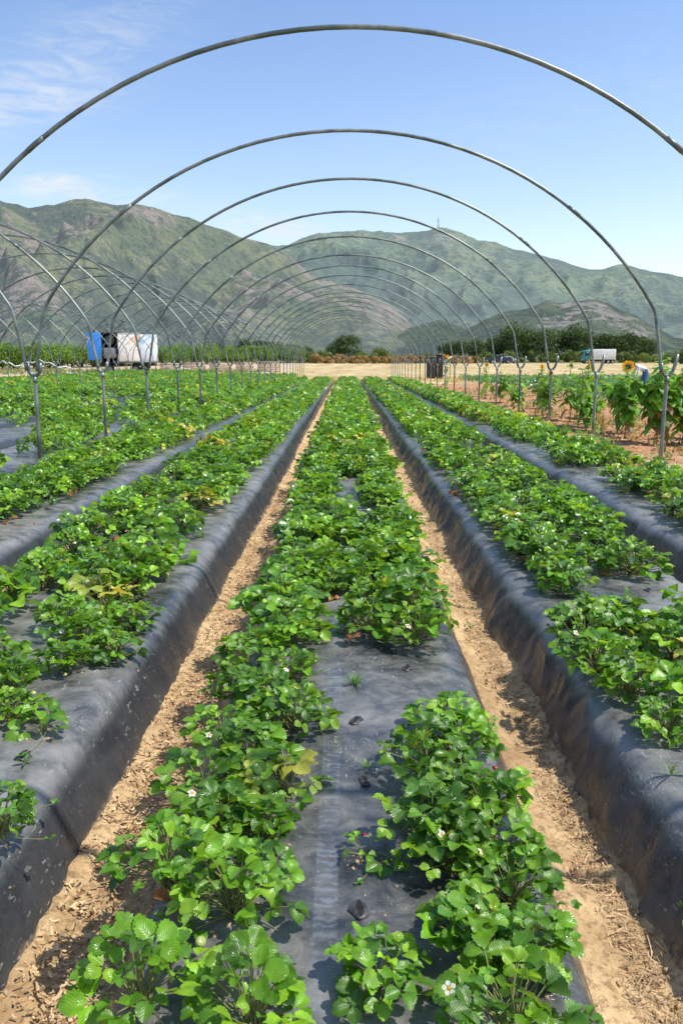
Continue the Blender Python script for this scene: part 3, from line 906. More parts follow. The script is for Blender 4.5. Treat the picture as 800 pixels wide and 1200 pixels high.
HY = [1.70, Y1 - SP] + [Y1 + SP * k for k in range(NH)]
HY[2] -= .07
for i, y in enumerate(HY):
    k = i - 2
    g = 'bare steel hoops of the middle tunnel'
    if k < 0: lab = 'steel hoop standing beside the camera, its shadow crosses the beds'
    else: lab = '%s steel hoop arching over the centre bed' % ordn(k) if ordn(k) else 'small distant steel hoop toward the far end of the middle tunnel'
    place_hoop(0, y, lab, g, i)
    if k >= 0:
        place_post(3.7, y, 1, ('%s steel post on the right with one empty fork arm' % ordn(k)) if ordn(k) else 'thin distant steel post in the right line by the straw field', 'posts along the right side')
        place_post(-3.7, y, 0, ('%s steel post in the first line to the left' % ordn(k)) if ordn(k) else 'thin distant steel post at the far end of the first line to the left', 'posts in the first line left')
    else:
        place_post(3.7, y, 1, 'steel post beside the camera on the right', 'posts along the right side')
        place_post(-3.7, y, 0, 'steel post beside the camera on the left', 'posts in the first line left')
for T, nm, ord_ in ((1, 'left tunnel', 'second'), (2, 'far left tunnel', 'third')):
    for k in range(NH):
        y = HY[2] + SP * k + (.05 if T == 1 else -.1)
        x = -7.4 * T
        if x + 3.6 < -(.46 * y + .5) : continue
        j = k - (0 if T == 1 else 3)
        lab = ('%s steel hoop arching over the %s' % (ordn(k), nm)) if k < 10 else 'small distant steel hoop of the %s' % nm
        place_hoop(x, y, lab, 'bare steel hoops of the ' + nm, k + T)
        px = x - 3.7
        if px > -(.46 * y + .5):
            place_post(px, y, 0, ('%s steel post in the %s line to the left' % (ordn(k), ord_)) if k < 10 else 'thin distant steel post in the %s line to the left' % ord_, 'posts in the %s line left' % ord_)

# ------------------------------------------------------------------ sunflowers along the right edge
def big_leaf(L, rg):
    """heart shaped drooping leaf, grid 7 x 5"""
    t = np.linspace(0, 1, 7); u = np.linspace(-1, 1, 5)
    T, U = np.meshgrid(t, u, indexing='ij')
    w = .46 * np.sin(PI * np.clip(T * .93 + .07, 0, 1) ** .62) ** .8
    w = np.where(T > .97, .02, w)
    X = U * w; Yv = T - .16 * np.abs(U) * (1 - T) ** 2
    Z = .18 * np.abs(X) - rg.uniform(.25, .6) * T ** 2 + .03 * np.sin(9 * T + 3 * U)
    return np.stack([X, Yv, Z], -1).reshape(-1, 3) * L, grid_faces(7, 5), np.stack([U * .5 + .5, T], -1).reshape(-1, 2)

def sunflower(x, y, H, nleaf, L, head, lab, seed, face=0., branch=0, spread=.0):
    rg = np.random.default_rng(seed)
    z0 = ground_right_z(x, y)
    root = empty('sunflower', (x, y, z0))
    stq = Q(); lf = Q()
    axes = [(np.array([0, 0, 0.]), np.array([rg.normal(0, .04), rg.normal(0, .04), H]))]
    for b in range(branch):
        a = rg.uniform(0, 2 * PI); hb = H * rg.uniform(.15, .5)
        axes.append((np.array([0, 0, hb]), np.array([spread * math.cos(a), spread * math.sin(a), H * rg.uniform(.65, .95)])))
    for ai, (p0, p1) in enumerate(axes):
        P = np.array([p0 + (p1 - p0) * t + np.array([.02 * math.sin(t * 5 + ai), .02 * math.cos(t * 4), 0]) for t in np.linspace(0, 1, 8)])
        v, f = tube(P, np.linspace(.014, .007, 8), 6); stq.add(v, f)
        nl = nleaf if ai == 0 else int(nleaf * .6)
        for i in range(nl):
            t = .12 + .86 * i / max(nl - 1, 1)
            c = p0 + (p1 - p0) * t
            az = i * 2.4 + rg.uniform(-.4, .4); Ll = L * (1.1 - .65 * t ** 2) * rg.uniform(.75, 1.15)
            el = R(rg.uniform(-20, 35)) + (t > .85) * .6
            d = np.array([math.cos(az), math.sin(az), 0]); pl = Ll * .45
            node = c + d * pl * .8 + [0, 0, pl * .5]
            v, f = tube([c, (c + node) / 2 + [0, 0, .01], node], .004, 4, cap=False); stq.add(v, f)
            Fv = np.array([math.cos(az) * math.cos(el - .4), math.sin(az) * math.cos(el - .4), math.sin(el - .4)])
            S = np.cross(Fv, [0, 0, 1]); S /= np.linalg.norm(S); Nn = np.cross(S, Fv)
            v, f, uv = big_leaf(Ll, rg)
            dry = t < .2 and rg.random() < .5
            col = np.array((.20, .13, .06)) if dry else np.array((.085, .205, .022)) * rg.uniform(.6, 2.0)
            lf.add(v @ np.stack([S, Fv, Nn]) + node, f, col, uv)
    link('stalk', stq.mesh('stalk', [M_stem]), root)
    link('foliage', lf.mesh('foliage', [M_sun_leaf]), root)
    for hd in head:
        dx, dz, r, az, petal = hd
        tip = axes[0][1] if dx is None else np.array([dx, 0, dz])
        hq = Q()
        dome = [(.0001, .12 * r), (.2 * r, .13 * r), (.36 * r, .10 * r), (.44 * r, .02 * r), (.40 * r, -.08 * r), (.2 * r, -.14 * r), (.0001, -.15 * r)]
        v, f = lathe(dome, 16)
        cc = np.where((np.hypot(v[:, 0], v[:, 1]) < .24 * r)[:, None], (.025, .014, .007), (.09, .04, .012))
        cc = np.where((v[:, 2] < -.03 * r)[:, None], (.06, .13, .03), cc)
        hq.add(v, f, cc)
        hm = hq.mesh('flower_head', [M_petal])
        ho = link('flower_head', hm, root, tuple(tip))
        ho.rotation_euler = (R(82), 0, az)
        if dx is not None:
            v, f = tube([np.array([0, 0, dz * .75]), np.array([dx * .5, 0, dz * .9]), tip], .006, 5); s2 = Q(); s2.add(v, f); link('stalk', s2.mesh('stalk', [M_stem]), root)
        pq = Q()
        if petal:
            for ring, (n_, a0, ln) in enumerate(((17, 0, .62), (16, .18, .55))):
                for k in range(n_):
                    a = a0 + k * 2 * PI / n_
                    tv, tf, tuv = TEMPL[1]
                    v = tv * [ln * r * .42, ln * r * rg.uniform(.85, 1.1), .15 * r]
                    v = v @ rotm('X', rg.normal(.15 - .25 * ring, .12)).T + [0, .38 * r, .01 * r - .02 * r * ring]
                    pq.add(v @ rotm('Z', a).T, tf, np.array((.80, .42, .015)) * rg.uniform(.8, 1.1), tuv)
        for k in range(12):
            tv, tf, tuv = TEMPL[1]
            v = (tv * [.2 * r, .34 * r, .1 * r]) + [0, .36 * r, -.06 * r]
            pq.add(v @ rotm('Z', k * PI / 6 + .2).T, tf, (.06, .14, .03), tuv)
        po = link('petals', pq.mesh('petals', [M_petal]), ho)
    return tag(root, lab, 'sunflower', 'sunflowers growing along the right edge')

SF = [ # x, y, H, leaves, L, heads(dx,dz,r,az,petals), label, branch, spread
 (5.05, 13.1, 1.50, 48, .21, [(.34, .98, .105, 0.15, True)], 'tallest leafy sunflower beside the nearest right post, its flower low at the picture edge', 7, .46),
 (4.98, 14.4, 1.28, 34, .20, [(None, 0, .118, -.25, True)], 'sunflower with one large open yellow bloom facing the camera', 3, .22),
 (5.60, 13.4, 1.22, 40, .20, [], 'bushy sunflower without bloom filling the right picture edge', 6, .45),
 (4.92, 16.6, 1.30, 22, .22, [(None, 0, .10, 1.3, True)], 'sunflower half hidden by a post, its yellow petals seen sideways', 2, .2),
 (4.92, 17.8, 1.24, 20, .21, [(None, 0, .085, .1, False)], 'sunflower with a dark bud at its tip left of the petals behind the post', 2, .2),
 (4.72, 19.5, 1.20, 16, .2, [(None, 0, .07, .8, False)], 'slim dark leaved sunflower right of the third post fork', 1, .1),
 (5.5, 18.6, 1.1, 20, .22, [], 'low sunflower plant behind the row between two posts', 3, .3),
 (5.4, 15.4, 1.2, 36, .20, [], 'leafy sunflower plant standing behind the large bloom', 3, .3),
 (6.2, 14.4, 1.35, 16, .22, [(None, 0, .07, .4, False)], 'light green sunflower plant at the far right behind the tallest', 3, .3),
 (4.7, 27.5, 1.35, 11, .2, [(None, 0, .07, .5, False)], 'distant young sunflower beside the fifth post on the right', 0, 0),
 (4.9, 24.0, .95, 10, .17, [], 'short distant sunflower plant on the reddish soil', 1, .1),
 (4.5, 37.0, 1.6, 12, .24, [(None, 0, .08, .5, True)], 'farthest tall sunflower rising among the right posts', 0, 0),
 (5.1, 21.5, 1.2, 18, .2, [(None, 0, .08, .5, True)], 'light green sunflower plant further back in the row with a small bloom', 2, .25),
 (5.6, 23.0, 1.1, 16, .2, [], 'pale leafy sunflower plant in the back of the row without bloom', 3, .3),
 (5.2, 30.5, 1.2, 12, .2, [(None, 0, .08, -.5, True)], 'far sunflower with a small bloom before the green crop', 1, .1),
 (4.75, 16.0, 1.0, 26, .17, [], 'light green sunflower plant just left of the large bloom', 4, .35),
 (4.6, 18.6, 1.05, 24, .17, [(None, 0, .07, .2, True)], 'leafy sunflower plant between the two nearest right posts with a small bloom', 4, .35),
 (4.55, 21.5, 1.0, 24, .17, [], 'bushy green plant further back beside the fourth right post', 4, .4),
 (4.9, 26.0, 1.05, 22, .18, [], 'bushy green plant far back in the sunflower row', 4, .45),
 (5.9, 17.2, 1.15, 30, .2, [], 'bushy leafy plant behind the bloom toward the right edge', 5, .5),
 (4.35, 14.2, .42, 8, .13, [], 'small yellowish seedling on the reddish soil before the sunflowers', 0, 0),
]
for i, (x, y, H, nl, L, hd, lab, br, spd) in enumerate(SF):
    sunflower(x, y, H, nl, L, hd, lab, 900 + i, branch=br, spread=spd)

# low green crop rows on the right
def crop_rows():
    q = Q(); rg = RNG; tv, tf, tuv = TEMPL[3]
    for x0 in np.arange(8.2, 42, 1.0):
        for y in np.arange(max(21., x0 * 2.15), 58, .30):
            for k in range(7):
                c = np.array([x0 + rg.normal(0, .16), y + rg.normal(0, .12), gzf(y) + rg.uniform(.12, .42)])
                L = rg.uniform(.12, .22); az = rg.uniform(0, 6.28)
                v = (tv * [L, L, L]) @ rotm('X', rg.uniform(-.7, .7)).T @ rotm('Z', az).T + c
                q.add(v, tf, np.array((.05, .16, .03)) * rg.uniform(.6, 1.5), tuv)
    tag(link('green_crop', q.mesh('green_crop', [M_leaf_far])), 'low green crop in rows beyond the reddish soil on the right', 'crop', kind='stuff')
crop_rows()

def tufts():   # dry yellow-green weeds at the bed ends and along the straw edge
    q = Q(); rg = RNG
    def tuft(x, y, z, s, col, n_):
        for i in range(n_):
            az = rg.uniform(0, 6.28); L = s * rg.uniform(.5, 1.1); el = rg.uniform(.7, 1.5)
            d = np.array([math.cos(az) * math.cos(el), math.sin(az) * math.cos(el), math.sin(el)]); n2 = np.array([-math.sin(az), math.cos(az), 0])
            b = np.array([x, y, z]) + rg.normal(0, s * .3, 3) * [1, 1, 0]
            w = .05 * s + .008
            V = [b - n2 * w, b + n2 * w, b + d * L + n2 * w * .3, b + d * L - n2 * w * .3]
            q.add(V, [[0, 1, 2, 3]], np.array(col) * rg.uniform(.6, 1.35))
    for i in range(260):
        x = rg.uniform(-3, 4); y = 48 + rg.normal(0, .8)
        tuft(x, y, gzf(y), .3, (.42, .36, .08) if rg.random() < .5 else (.18, .22, .06), 10)
    for i in range(900):
        y = rg.uniform(49, 64); x = rg.uniform(-4.5, 30); tuft(x, y, gzf(y), .22, (.46, .34, .11), 5)
    for i in range(420):
        y = rg.uniform(9, 40); x = rg.uniform(4.0, 8.); tuft(x, y, ground_right_z(x, y), rg.uniform(.06, .2), (.30, .24, .09) if rg.random() < .6 else (.12, .18, .05), 7)
    for i in range(300):
        x = rg.uniform(8, 40); y = 59 + rg.normal(0, 1.2); tuft(x, y, gzf(y), .4, (.62, .42, .06) if rg.random() < .4 else (.35, .33, .1), 7)
    for i in range(700):
        x = rg.uniform(-45, -9); y = rg.uniform(74, 95); tuft(x, y, gzf(y), .5, (.16, .2, .06), 6)
    tag(link('dry_grass', q.mesh('dry_grass', [M_weed], False)), 'tufts of dry yellow grass along the edge of the straw field', 'grass', kind='stuff')
tufts()

# ------------------------------------------------------------------ trees
def crown_mesh(seed, w, h, z0, clumps, per, leaf, col, flat=1., name='crown', var=.35):
    rg = np.random.default_rng(seed); q = Q()
    for c in range(clumps):
        u = rg.normal(0, 1, 3); u /= np.linalg.norm(u); r = rg.uniform(.25, 1) ** .5
        cx, cy, cz = u[0] * r * w * .42, u[1] * r * w * .42, z0 + h * .5 + u[2] * r * h * .42 * flat
        cr = rg.uniform(.16, .30) * min(w, h)
        shade = rg.uniform(1 - var, 1 + var)
        n = per
        d = rg.normal(0, 1, (n, 3)); d /= np.linalg.norm(d, axis=1)[:, None]
        p = np.array([cx, cy, cz]) + d * cr * (rg.uniform(.2, 1., n) ** .4)[:, None] * [1.1, 1.1, .85]
        nn = d + rg.normal(0, .6, (n, 3)); nn /= np.linalg.norm(nn, axis=1)[:, None]
        a = np.cross(nn, rg.normal(0, 1, (n, 3))); a /= np.linalg.norm(a, axis=1)[:, None]; b = np.cross(nn, a)
        s = (leaf * rg.uniform(.5, 1.2, n))[:, None]
        V = np.stack([p - a * s, p - b * s * .6, p + a * s, p + b * s * .6], 1).reshape(-1, 3)
        C = np.repeat(np.array(col) * shade * rg.uniform(.75, 1.25, (n, 1)), 4, 0)
        q.add(V, np.arange(4 * n).reshape(-1, 4), C)
    return q.mesh(name, [M_crown], False)

def trunk_mesh(seed, h, r, limbs, spread):
    rg = np.random.default_rng(seed); q = Q()
    P = np.array([[.06 * h * math.sin(t * 3) * t, .04 * h * math.sin(t * 2 + 1) * t, t * h - .2] for t in np.linspace(0, 1, 7)])
    q.add(*tube(P, r * np.linspace(1.15, .5, 7), 8))
    for k in range(limbs):
        i = rg.integers(3, 6); a = rg.uniform(0, 6.28); L = spread * rg.uniform(.5, 1)
        d = np.array([math.cos(a), math.sin(a), rg.uniform(.6, 1.2)])
        q.add(*tube([P[i] + d * L * t + [0, 0, .1 * t * t] for t in np.linspace(0, 1, 5)], r * np.linspace(.5, .12, 5), 6))
    return q.mesh('trunk', [M_bark])

TREES = {
 'oak': [(crown_mesh(s, 8, 6.6, 1.3, 30, 90, .30, (.055, .090, .030)), trunk_mesh(s, 3.2, .28, 5, 2.4)) for s in (1, 2, 3, 4)],
 'citrus': [(crown_mesh(10 + s, 3.6, 3.1, .15, 22, 80, .15, (.11, .20, .030)), trunk_mesh(10 + s, 1.2, .1, 4, 1.)) for s in range(4)],
 'bush': [(crown_mesh(20 + s, 4.5, 3.0, -.2, 18, 80, .22, (.13, .18, .045)), trunk_mesh(20 + s, 1., .08, 4, 1.2)) for s in range(3)],
 'dry': [(crown_mesh(30 + s, 4.5, 2.4, -.3, 18, 80, .2, (.30, .20, .09), var=.3), trunk_mesh(30 + s, .8, .07, 4, 1.)) for s in range(3)],
}
def tree(kind, x, y, s, name, lab, cat, grp, i, sz=1.):
    c, t = TREES[kind][i % len(TREES[kind])]
    o = empty(name, (x, y, gzf(y)), random.uniform(0, 6.28)); o.scale = (s, s, s * sz)
    link('crown', c, o); link('trunk', t, o)
    tag(o, lab, cat, grp)
def px(x_px, Y): return CX + (x_px - 400) / F_PX * Y * 1.019 - math.sin(YAW) * Y

# citrus orchard beyond the left field, row line recedes to the right
i = 0
for row in range(3):
    for t in np.arange(0, 1.001, .024 if row == 0 else .032):
        Y = 96 + 95 * t ** 1.6 + row * 5.5; X = px(-50 + 405 * t, Y) + random.uniform(-.5, .5)
        tree('citrus', X, Y, random.uniform(.82, 1.02) * (1 + .25 * t), 'citrus_tree', 'round citrus tree in the %s of the orchard behind the left field' % ['front row', 'middle row', 'back row'][row], 'tree', 'orchard trees, %s' % ['front row', 'middle row', 'back row'][row], i); i += 1
# dark trees behind the orchard to the right
for x_, Y, s in ((232, 215, .5), (262, 225, .62), (292, 215, .72), (310, 225, .75), (326, 215, .7), (344, 210, .62), (362, 220, .5)):
    tree('oak', px(x_, Y), Y, s, 'oak_tree', 'dark tree standing behind the orchard left of the centre gap', 'tree', 'dark trees behind the orchard', i); i += 1
tree('oak', px(408, 190), 190, .83, 'oak_tree', 'dark round oak tree in the middle behind the straw field', 'tree', None, 1)
tree('oak', px(393, 200), 200, .66, 'oak_tree', 'smaller dark oak touching the left side of the middle one', 'tree', None, 2)
for x_, Y, s, kd in ((352, 178, .8, 'bush'), (366, 176, .95, 'bush'), (372, 172, .9, 'dry'), (384, 170, .85, 'dry'), (380, 182, 1.1, 'bush'), (398, 171, .9, 'dry'), (412, 170, .9, 'dry'), (424, 171, .85, 'dry'), (428, 180, 1.0, 'bush'), (440, 175, 1.15, 'bush'),
                     (446, 178, 1.05, 'bush'), (438, 169, .7, 'dry'), (452, 170, .85, 'dry'), (464, 172, .85, 'dry'), (476, 172, .9, 'dry'), (488, 175, .95, 'dry'), (500, 175, .85, 'bush'), (512, 172, .9, 'dry'), (526, 170, .9, 'dry'), (540, 172, .8, 'dry'), (552, 175, .7, 'dry')):
    if kd == 'dry': tree('dry', px(x_, Y), Y, s, 'dry_bush', 'reddish brown dry bush at the far edge of the straw field', 'bush', 'dry bushes along the straw field', i)
    else: tree('bush', px(x_, Y), Y, s, 'green_bush', 'light green bush behind the dry bushes by the straw field', 'bush', 'green bushes behind the straw field', i)
    i += 1
for x_, Y, s in ((520, 235, .7), (536, 230, .75), (552, 225, .85), (566, 215, .95), (582, 205, 1.02), (598, 200, 1.08), (612, 205, 1.0), (628, 198, 1.12), (645, 200, 1.15), (662, 204, 1.1), (678, 208, 1.05), (694, 215, .98), (707, 205, .85), (722, 200, .9), (735, 205, .85), (748, 215, .7)):
    tree('oak', px(x_ + random.uniform(-5, 5), Y), Y + random.uniform(-6, 8), s * random.uniform(.85, 1.12), 'oak_tree', 'dark broad tree in the belt across the far right of the straw field', 'tree', 'tree belt on the right', i); i += 1
for x_, Y, s in ((560, 195, 1.), (588, 193, 1.1), (618, 196, 1.1), (634, 194, 1.), (655, 197, 1.2), (672, 198, 1.), (730, 196, 1.1), (700, 190, .8), (718, 186, .9), (760, 150, .8), (775, 165, 1.0), (792, 160, 1.1), (808, 160, 1.1), (745, 180, .9), (580, 185, .5), (600, 186, .5), (640, 188, .55)):
    tree('bush', px(x_, Y), Y, s, 'green_bush', 'pale green bush at the far right edge of the straw field', 'bush', 'bushes at the far right', i); i += 1

# ------------------------------------------------------------------ hills
def hill_mat(name, g1, g2, rock, haze, hazecol, rockamt=.5, sc=1.):
    n = N(name); p = n.pos(); at = n.sep(n.attr('tint'))
    a = n.noise(p, .0045 * sc, 7, .62, .6); b = n.noise(p, .022 * sc, 7, .68, .5); c = n.noise(p, .055 * sc, 7, .72)
    col = n.mix(n.ramp(n.math('ADD', n.math('MULTIPLY', a, .6), n.math('MULTIPLY', b, .4)), .43, .56), g1, g2)
    # rocky, bare spurs
    rk = n.math('ADD', n.math('MULTIPLY', at[1], .55), n.math('MULTIPLY', b, .9))
    rcol = n.mix(n.noise(p, .07 * sc, 6, .75), tuple(x * .5 for x in rock), tuple(min(1, x * 1.5) for x in rock))
    col = n.mix(n.ramp(rk, 1.02 - rockamt * .42, 1.10 - rockamt * .38), col, rcol)
    # gullies: dense scrub plus relief shade painted into the colour; scrub dots on open slopes
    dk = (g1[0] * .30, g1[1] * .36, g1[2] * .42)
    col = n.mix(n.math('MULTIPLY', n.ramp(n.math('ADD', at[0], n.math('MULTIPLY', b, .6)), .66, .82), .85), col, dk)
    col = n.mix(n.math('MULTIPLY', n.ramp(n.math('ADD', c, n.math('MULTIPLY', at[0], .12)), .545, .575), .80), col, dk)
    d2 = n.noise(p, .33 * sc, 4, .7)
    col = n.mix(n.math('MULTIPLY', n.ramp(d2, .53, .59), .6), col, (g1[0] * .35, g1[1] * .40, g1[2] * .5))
    d3 = n.noise(n.map(p, (1, 1, 1), (50, 9, 3)), .21 * sc, 5, .75)
    col = n.mix(n.math('MULTIPLY', n.ramp(d3, .57, .64), .5), col, tuple(min(1, x * 1.1) for x in rock))
    col = n.mix(haze, col, hazecol)  # airlight painted in: haze tint mixed into the hill colour
    h = n.math('ADD', n.math('MULTIPLY', b, 1.6), n.math('MULTIPLY', c, 1.2))
    bs = n.bsdf(col, .95, 0, .1, n.bump(h, .9, 18.))
    em = n.n('ShaderNodeEmission'); n.put(em.inputs[0], hazecol); em.inputs[1].default_value = .85  # hill surface glows faintly to imitate airlight
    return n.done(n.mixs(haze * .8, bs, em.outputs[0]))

def hill(name, prof, r0, rr, rb, mat, seed, gul=.16, pw=1.15, na=620, nr=150, fine=.02, wins=()):
    A = np.array([pix_dir(x, y) for x, y in prof])
    az = np.linspace(A[0, 0], A[-1, 0], na)
    el = np.interp(az, A[:, 0], A[:, 1])
    fall = np.clip(np.minimum(az - az[0], az[-1] - az) / .06, 0, 1)
    r = np.concatenate([np.linspace(r0, rr, nr), np.linspace(rr, rb, 30)[1:]])
    AZ, RR = np.meshgrid(az, r)
    EL = np.tile(el, (len(r), 1))
    t = np.clip((RR - r0) / (rr - r0), 0, 1)
    back = np.clip((RR - rr) / (rb - rr), 0, 1)
    Hh = EL * rr
    rel = (CH + .45)
    shape = t ** pw * (1 - back ** 1.5 * .7)
    X = RR * np.sin(AZ); Y = RR * np.cos(AZ)
    lat = AZ * rr
    k = rr / 1350
    # spurs and gullies fall obliquely from the crest and branch on the way down
    w1 = (fbm(X / (300 * k), Y / (300 * k), seed + 9, 4) - .5) * 300 * k
    w2 = (fbm(X / (110 * k), Y / (110 * k), seed + 19, 3) - .5) * 90 * k
    dr = (1 - t) * (rr - r0)
    big = ridged((lat + w1 + .35 * dr) / (330 * k), dr / (900 * k) + .3, seed, 2, .5)
    mid = ridged((lat + w1 * .7 + w2 - .25 * dr) / (120 * k), dr / (330 * k), seed + 2, 3, .55)
    sml = ridged((lat + w2) / (42 * k), dr / (120 * k), seed + 4, 3, .55)
    iso = fbm(X / (70 * k), Y / (70 * k), seed + 3, 5, .6) - .5
    env = np.sin(PI * np.clip(t * .93, 0, 1)) ** .8
    rel_z = 1.7 * (big - .6) + 1.0 * (mid - .6) + .45 * (sml - .55)
    Z = Hh * shape + gul * Hh * rel_z * env + Hh * .10 * iso * (env + .06)
    lim = EL * RR * .985
    Z = np.where(t < 1, np.minimum(Z, lim + CH), Z)
    Z = Z + (fbm(lat / (25 * k), RR / (500 * k), seed + 8, 4) - .5) * Hh * fine * t
    Z = Z * fall[None, :] ** .5 - rel * .3 - 6 * (1 - np.clip(t * 30, 0, 1))
    cav = np.clip(.95 - .75 * mid - .35 * sml + .25 * (1 - big), 0, 1)  # gully mask for scrub and for shade put into the colour
    rockm = np.clip(.30 + .9 * (mid - .55) + .9 * (fbm(X / (160 * k), Y / (160 * k), seed + 30, 4) - .5), 0, 1)
    for x0, x1, t0, t1, amt in wins:
        a0, a1 = pix_dir(x0, 400)[0], pix_dir(x1, 400)[0]
        g = np.exp(-((AZ - (a0 + a1) / 2) / ((a1 - a0) / 2)) ** 4) * np.exp(-((t - (t0 + t1) / 2) / ((t1 - t0) / 2)) ** 4)
        rockm = rockm + amt * g * np.clip(4. * (fbm(X / (34 * k), Y / (34 * k), seed + 40, 5, .6) - .40), -.3, 1.5); cav = cav - .5 * amt * g
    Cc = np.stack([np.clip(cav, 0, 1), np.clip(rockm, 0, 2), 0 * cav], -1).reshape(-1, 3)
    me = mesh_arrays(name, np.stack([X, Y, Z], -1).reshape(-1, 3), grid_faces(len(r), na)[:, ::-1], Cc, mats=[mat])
    return tag(link(name, me), kind='structure')

HZ = (.40, .50, .58)  # tint of the airlight painted onto the hills
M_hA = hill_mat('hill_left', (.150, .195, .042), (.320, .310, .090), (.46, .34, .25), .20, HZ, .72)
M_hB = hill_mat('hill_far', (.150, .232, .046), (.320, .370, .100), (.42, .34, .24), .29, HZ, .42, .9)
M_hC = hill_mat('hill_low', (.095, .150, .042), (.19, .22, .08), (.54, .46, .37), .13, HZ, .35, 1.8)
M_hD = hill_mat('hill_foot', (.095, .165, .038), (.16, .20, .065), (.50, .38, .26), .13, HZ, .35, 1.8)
profA = [(-260, 262), (-120, 244), (-40, 232), (0, 230), (14, 234), (32, 239), (50, 237), (66, 237), (80, 233), (100, 231), (120, 234), (138, 236), (150, 235), (170, 238), (188, 243), (203, 249), (222, 252), (238, 259), (252, 264), (266, 268), (280, 275), (296, 281), (312, 286), (326, 293), (340, 304), (356, 316), (372, 324), (392, 332), (414, 338), (436, 348), (456, 356), (478, 368), (500, 384), (520, 396)]
profB = [(120, 330), (200, 300), (270, 284), (310, 286), (338, 285), (356, 277), (374, 271), (392, 269), (410, 270), (430, 269), (450, 271), (470, 271), (488, 268), (504, 266), (514, 264), (524, 265), (540, 270), (560, 277), (582, 281), (604, 288), (628, 292), (648, 298), (668, 304), (690, 310), (706, 312), (722, 309), (742, 309), (764, 314), (790, 319), (820, 328), (880, 340), (1000, 356), (1150, 380)]
profC = [(470, 412), (505, 400), (540, 388), (566, 372), (590, 362), (612, 360), (636, 353), (655, 355), (676, 351), (694, 349), (712, 354), (728, 362), (746, 368), (764, 378), (790, 392), (830, 398), (900, 400), (1000, 410)]
profD = [(200, 408), (260, 392), (320, 384), (370, 382), (420, 386), (446, 392), (466, 386), (492, 378), (514, 372), (534, 378), (560, 388), (600, 392), (660, 402), (720, 410)]
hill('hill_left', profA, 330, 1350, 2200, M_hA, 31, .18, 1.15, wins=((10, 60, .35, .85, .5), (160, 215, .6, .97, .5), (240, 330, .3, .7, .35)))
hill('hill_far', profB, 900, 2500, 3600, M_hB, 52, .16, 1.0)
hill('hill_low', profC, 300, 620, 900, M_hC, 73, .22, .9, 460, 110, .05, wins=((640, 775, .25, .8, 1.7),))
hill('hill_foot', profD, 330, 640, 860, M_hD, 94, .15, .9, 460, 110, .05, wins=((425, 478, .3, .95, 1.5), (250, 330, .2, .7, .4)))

# little mast on the far ridge
M_mast = simple('mast_grey', (.3, .3, .31), .6)
def mast():
    az, el = pix_dir(513, 266); r_ = 2500
    x, y, z = r_ * math.sin(az), r_ * math.cos(az), el * r_ + CH - 8
    root = empty('radio_mast', (x, y, z))
    q = Q()
    for a in range(3):
        b = a * 2 * PI / 3
        q.add(*tube([(4 * math.cos(b), 4 * math.sin(b), 0), (1.4 * math.cos(b), 1.4 * math.sin(b), 30)], .6, 5))
    for k in range(5):
        q.add(*box(-3 + k * .4, 3 - k * .4, -.4, .4, 4 + k * 5, 4.8 + k * 5))
    link('lattice', q.mesh('lattice', [M_mast]), root)
    q = Q(); q.add(*tube([(0, 0, 28), (0, 0, 37)], .5, 5)); q.add(*box(-2.4, 2.4, -.7, .7, 24, 28)); link('antenna', q.mesh('antenna', [M_mast]), root)
    tag(root, 'thin radio mast on the crest of the far hill', 'mast')
mast()

# ------------------------------------------------------------------ trailer with painted panels
M_white = simple('white_paint', (.72, .72, .70), .5, var=.12, scale=2)
M_dark = simple('dark_interior', (.015, .014, .013), .9)
M_tyre = simple('tyre', (.02, .02, .02), .85)
M_wood = simple('weathered_wood', (.28, .22, .16), .85, var=.35, scale=4)
M_greym = simple('grey_metal', (.25, .26, .27), .5, .5)
def mural(name, warm):
    n = N(name); c = n.coord()
    v1 = n.noise(n.map(c, (.5, 1, .5)), 1.6, 5, .6, 1.4); v2 = n.noise(n.map(c, (.9, 1, .6), (3, 0, 2)), 1.4, 4, .6, 2.)
    z = n.sep(c)[2]
    base = (.95, .92, .84) if warm else (.88, .94, .98)
    col = n.mix(n.ramp(v1, .5, .62), base, (.80, .42, .22) if warm else (.36, .62, .85))
    col = n.mix(n.math('MULTIPLY', n.ramp(v2, .56, .66), .8), col, (.45, .60, .68) if warm else (.74, .75, .72))
    col = n.mix(n.math('MULTIPLY', n.ramp(n.noise(n.map(c, (1.6, 1, .7), (7, 0, 1)), 1.7, 4, .5, 2.5), .63, .66), .8), col, (.42, .14, .07))
    col = n.mix(n.math('MULTIPLY', n.ramp(z, 1.7, 1.1), n.ramp(v2, .45, .6)), col, (.66, .36, .12) if warm else (.70, .52, .38))
    return n.done(n.bsdf(col, .5))
M_mur1 = mural('mural_warm', True); M_mur2 = mural('mural_sky', False)
def blue_mat():
    n = N('blue_paint'); c = n.coord()
    col = n.mix(n.ramp(n.noise(c, 1.2, 4), .60, .66), (.02, .20, .62), (.6, .7, .75))
    return n.done(n.bsdf(col, .45))
M_blue = blue_mat()
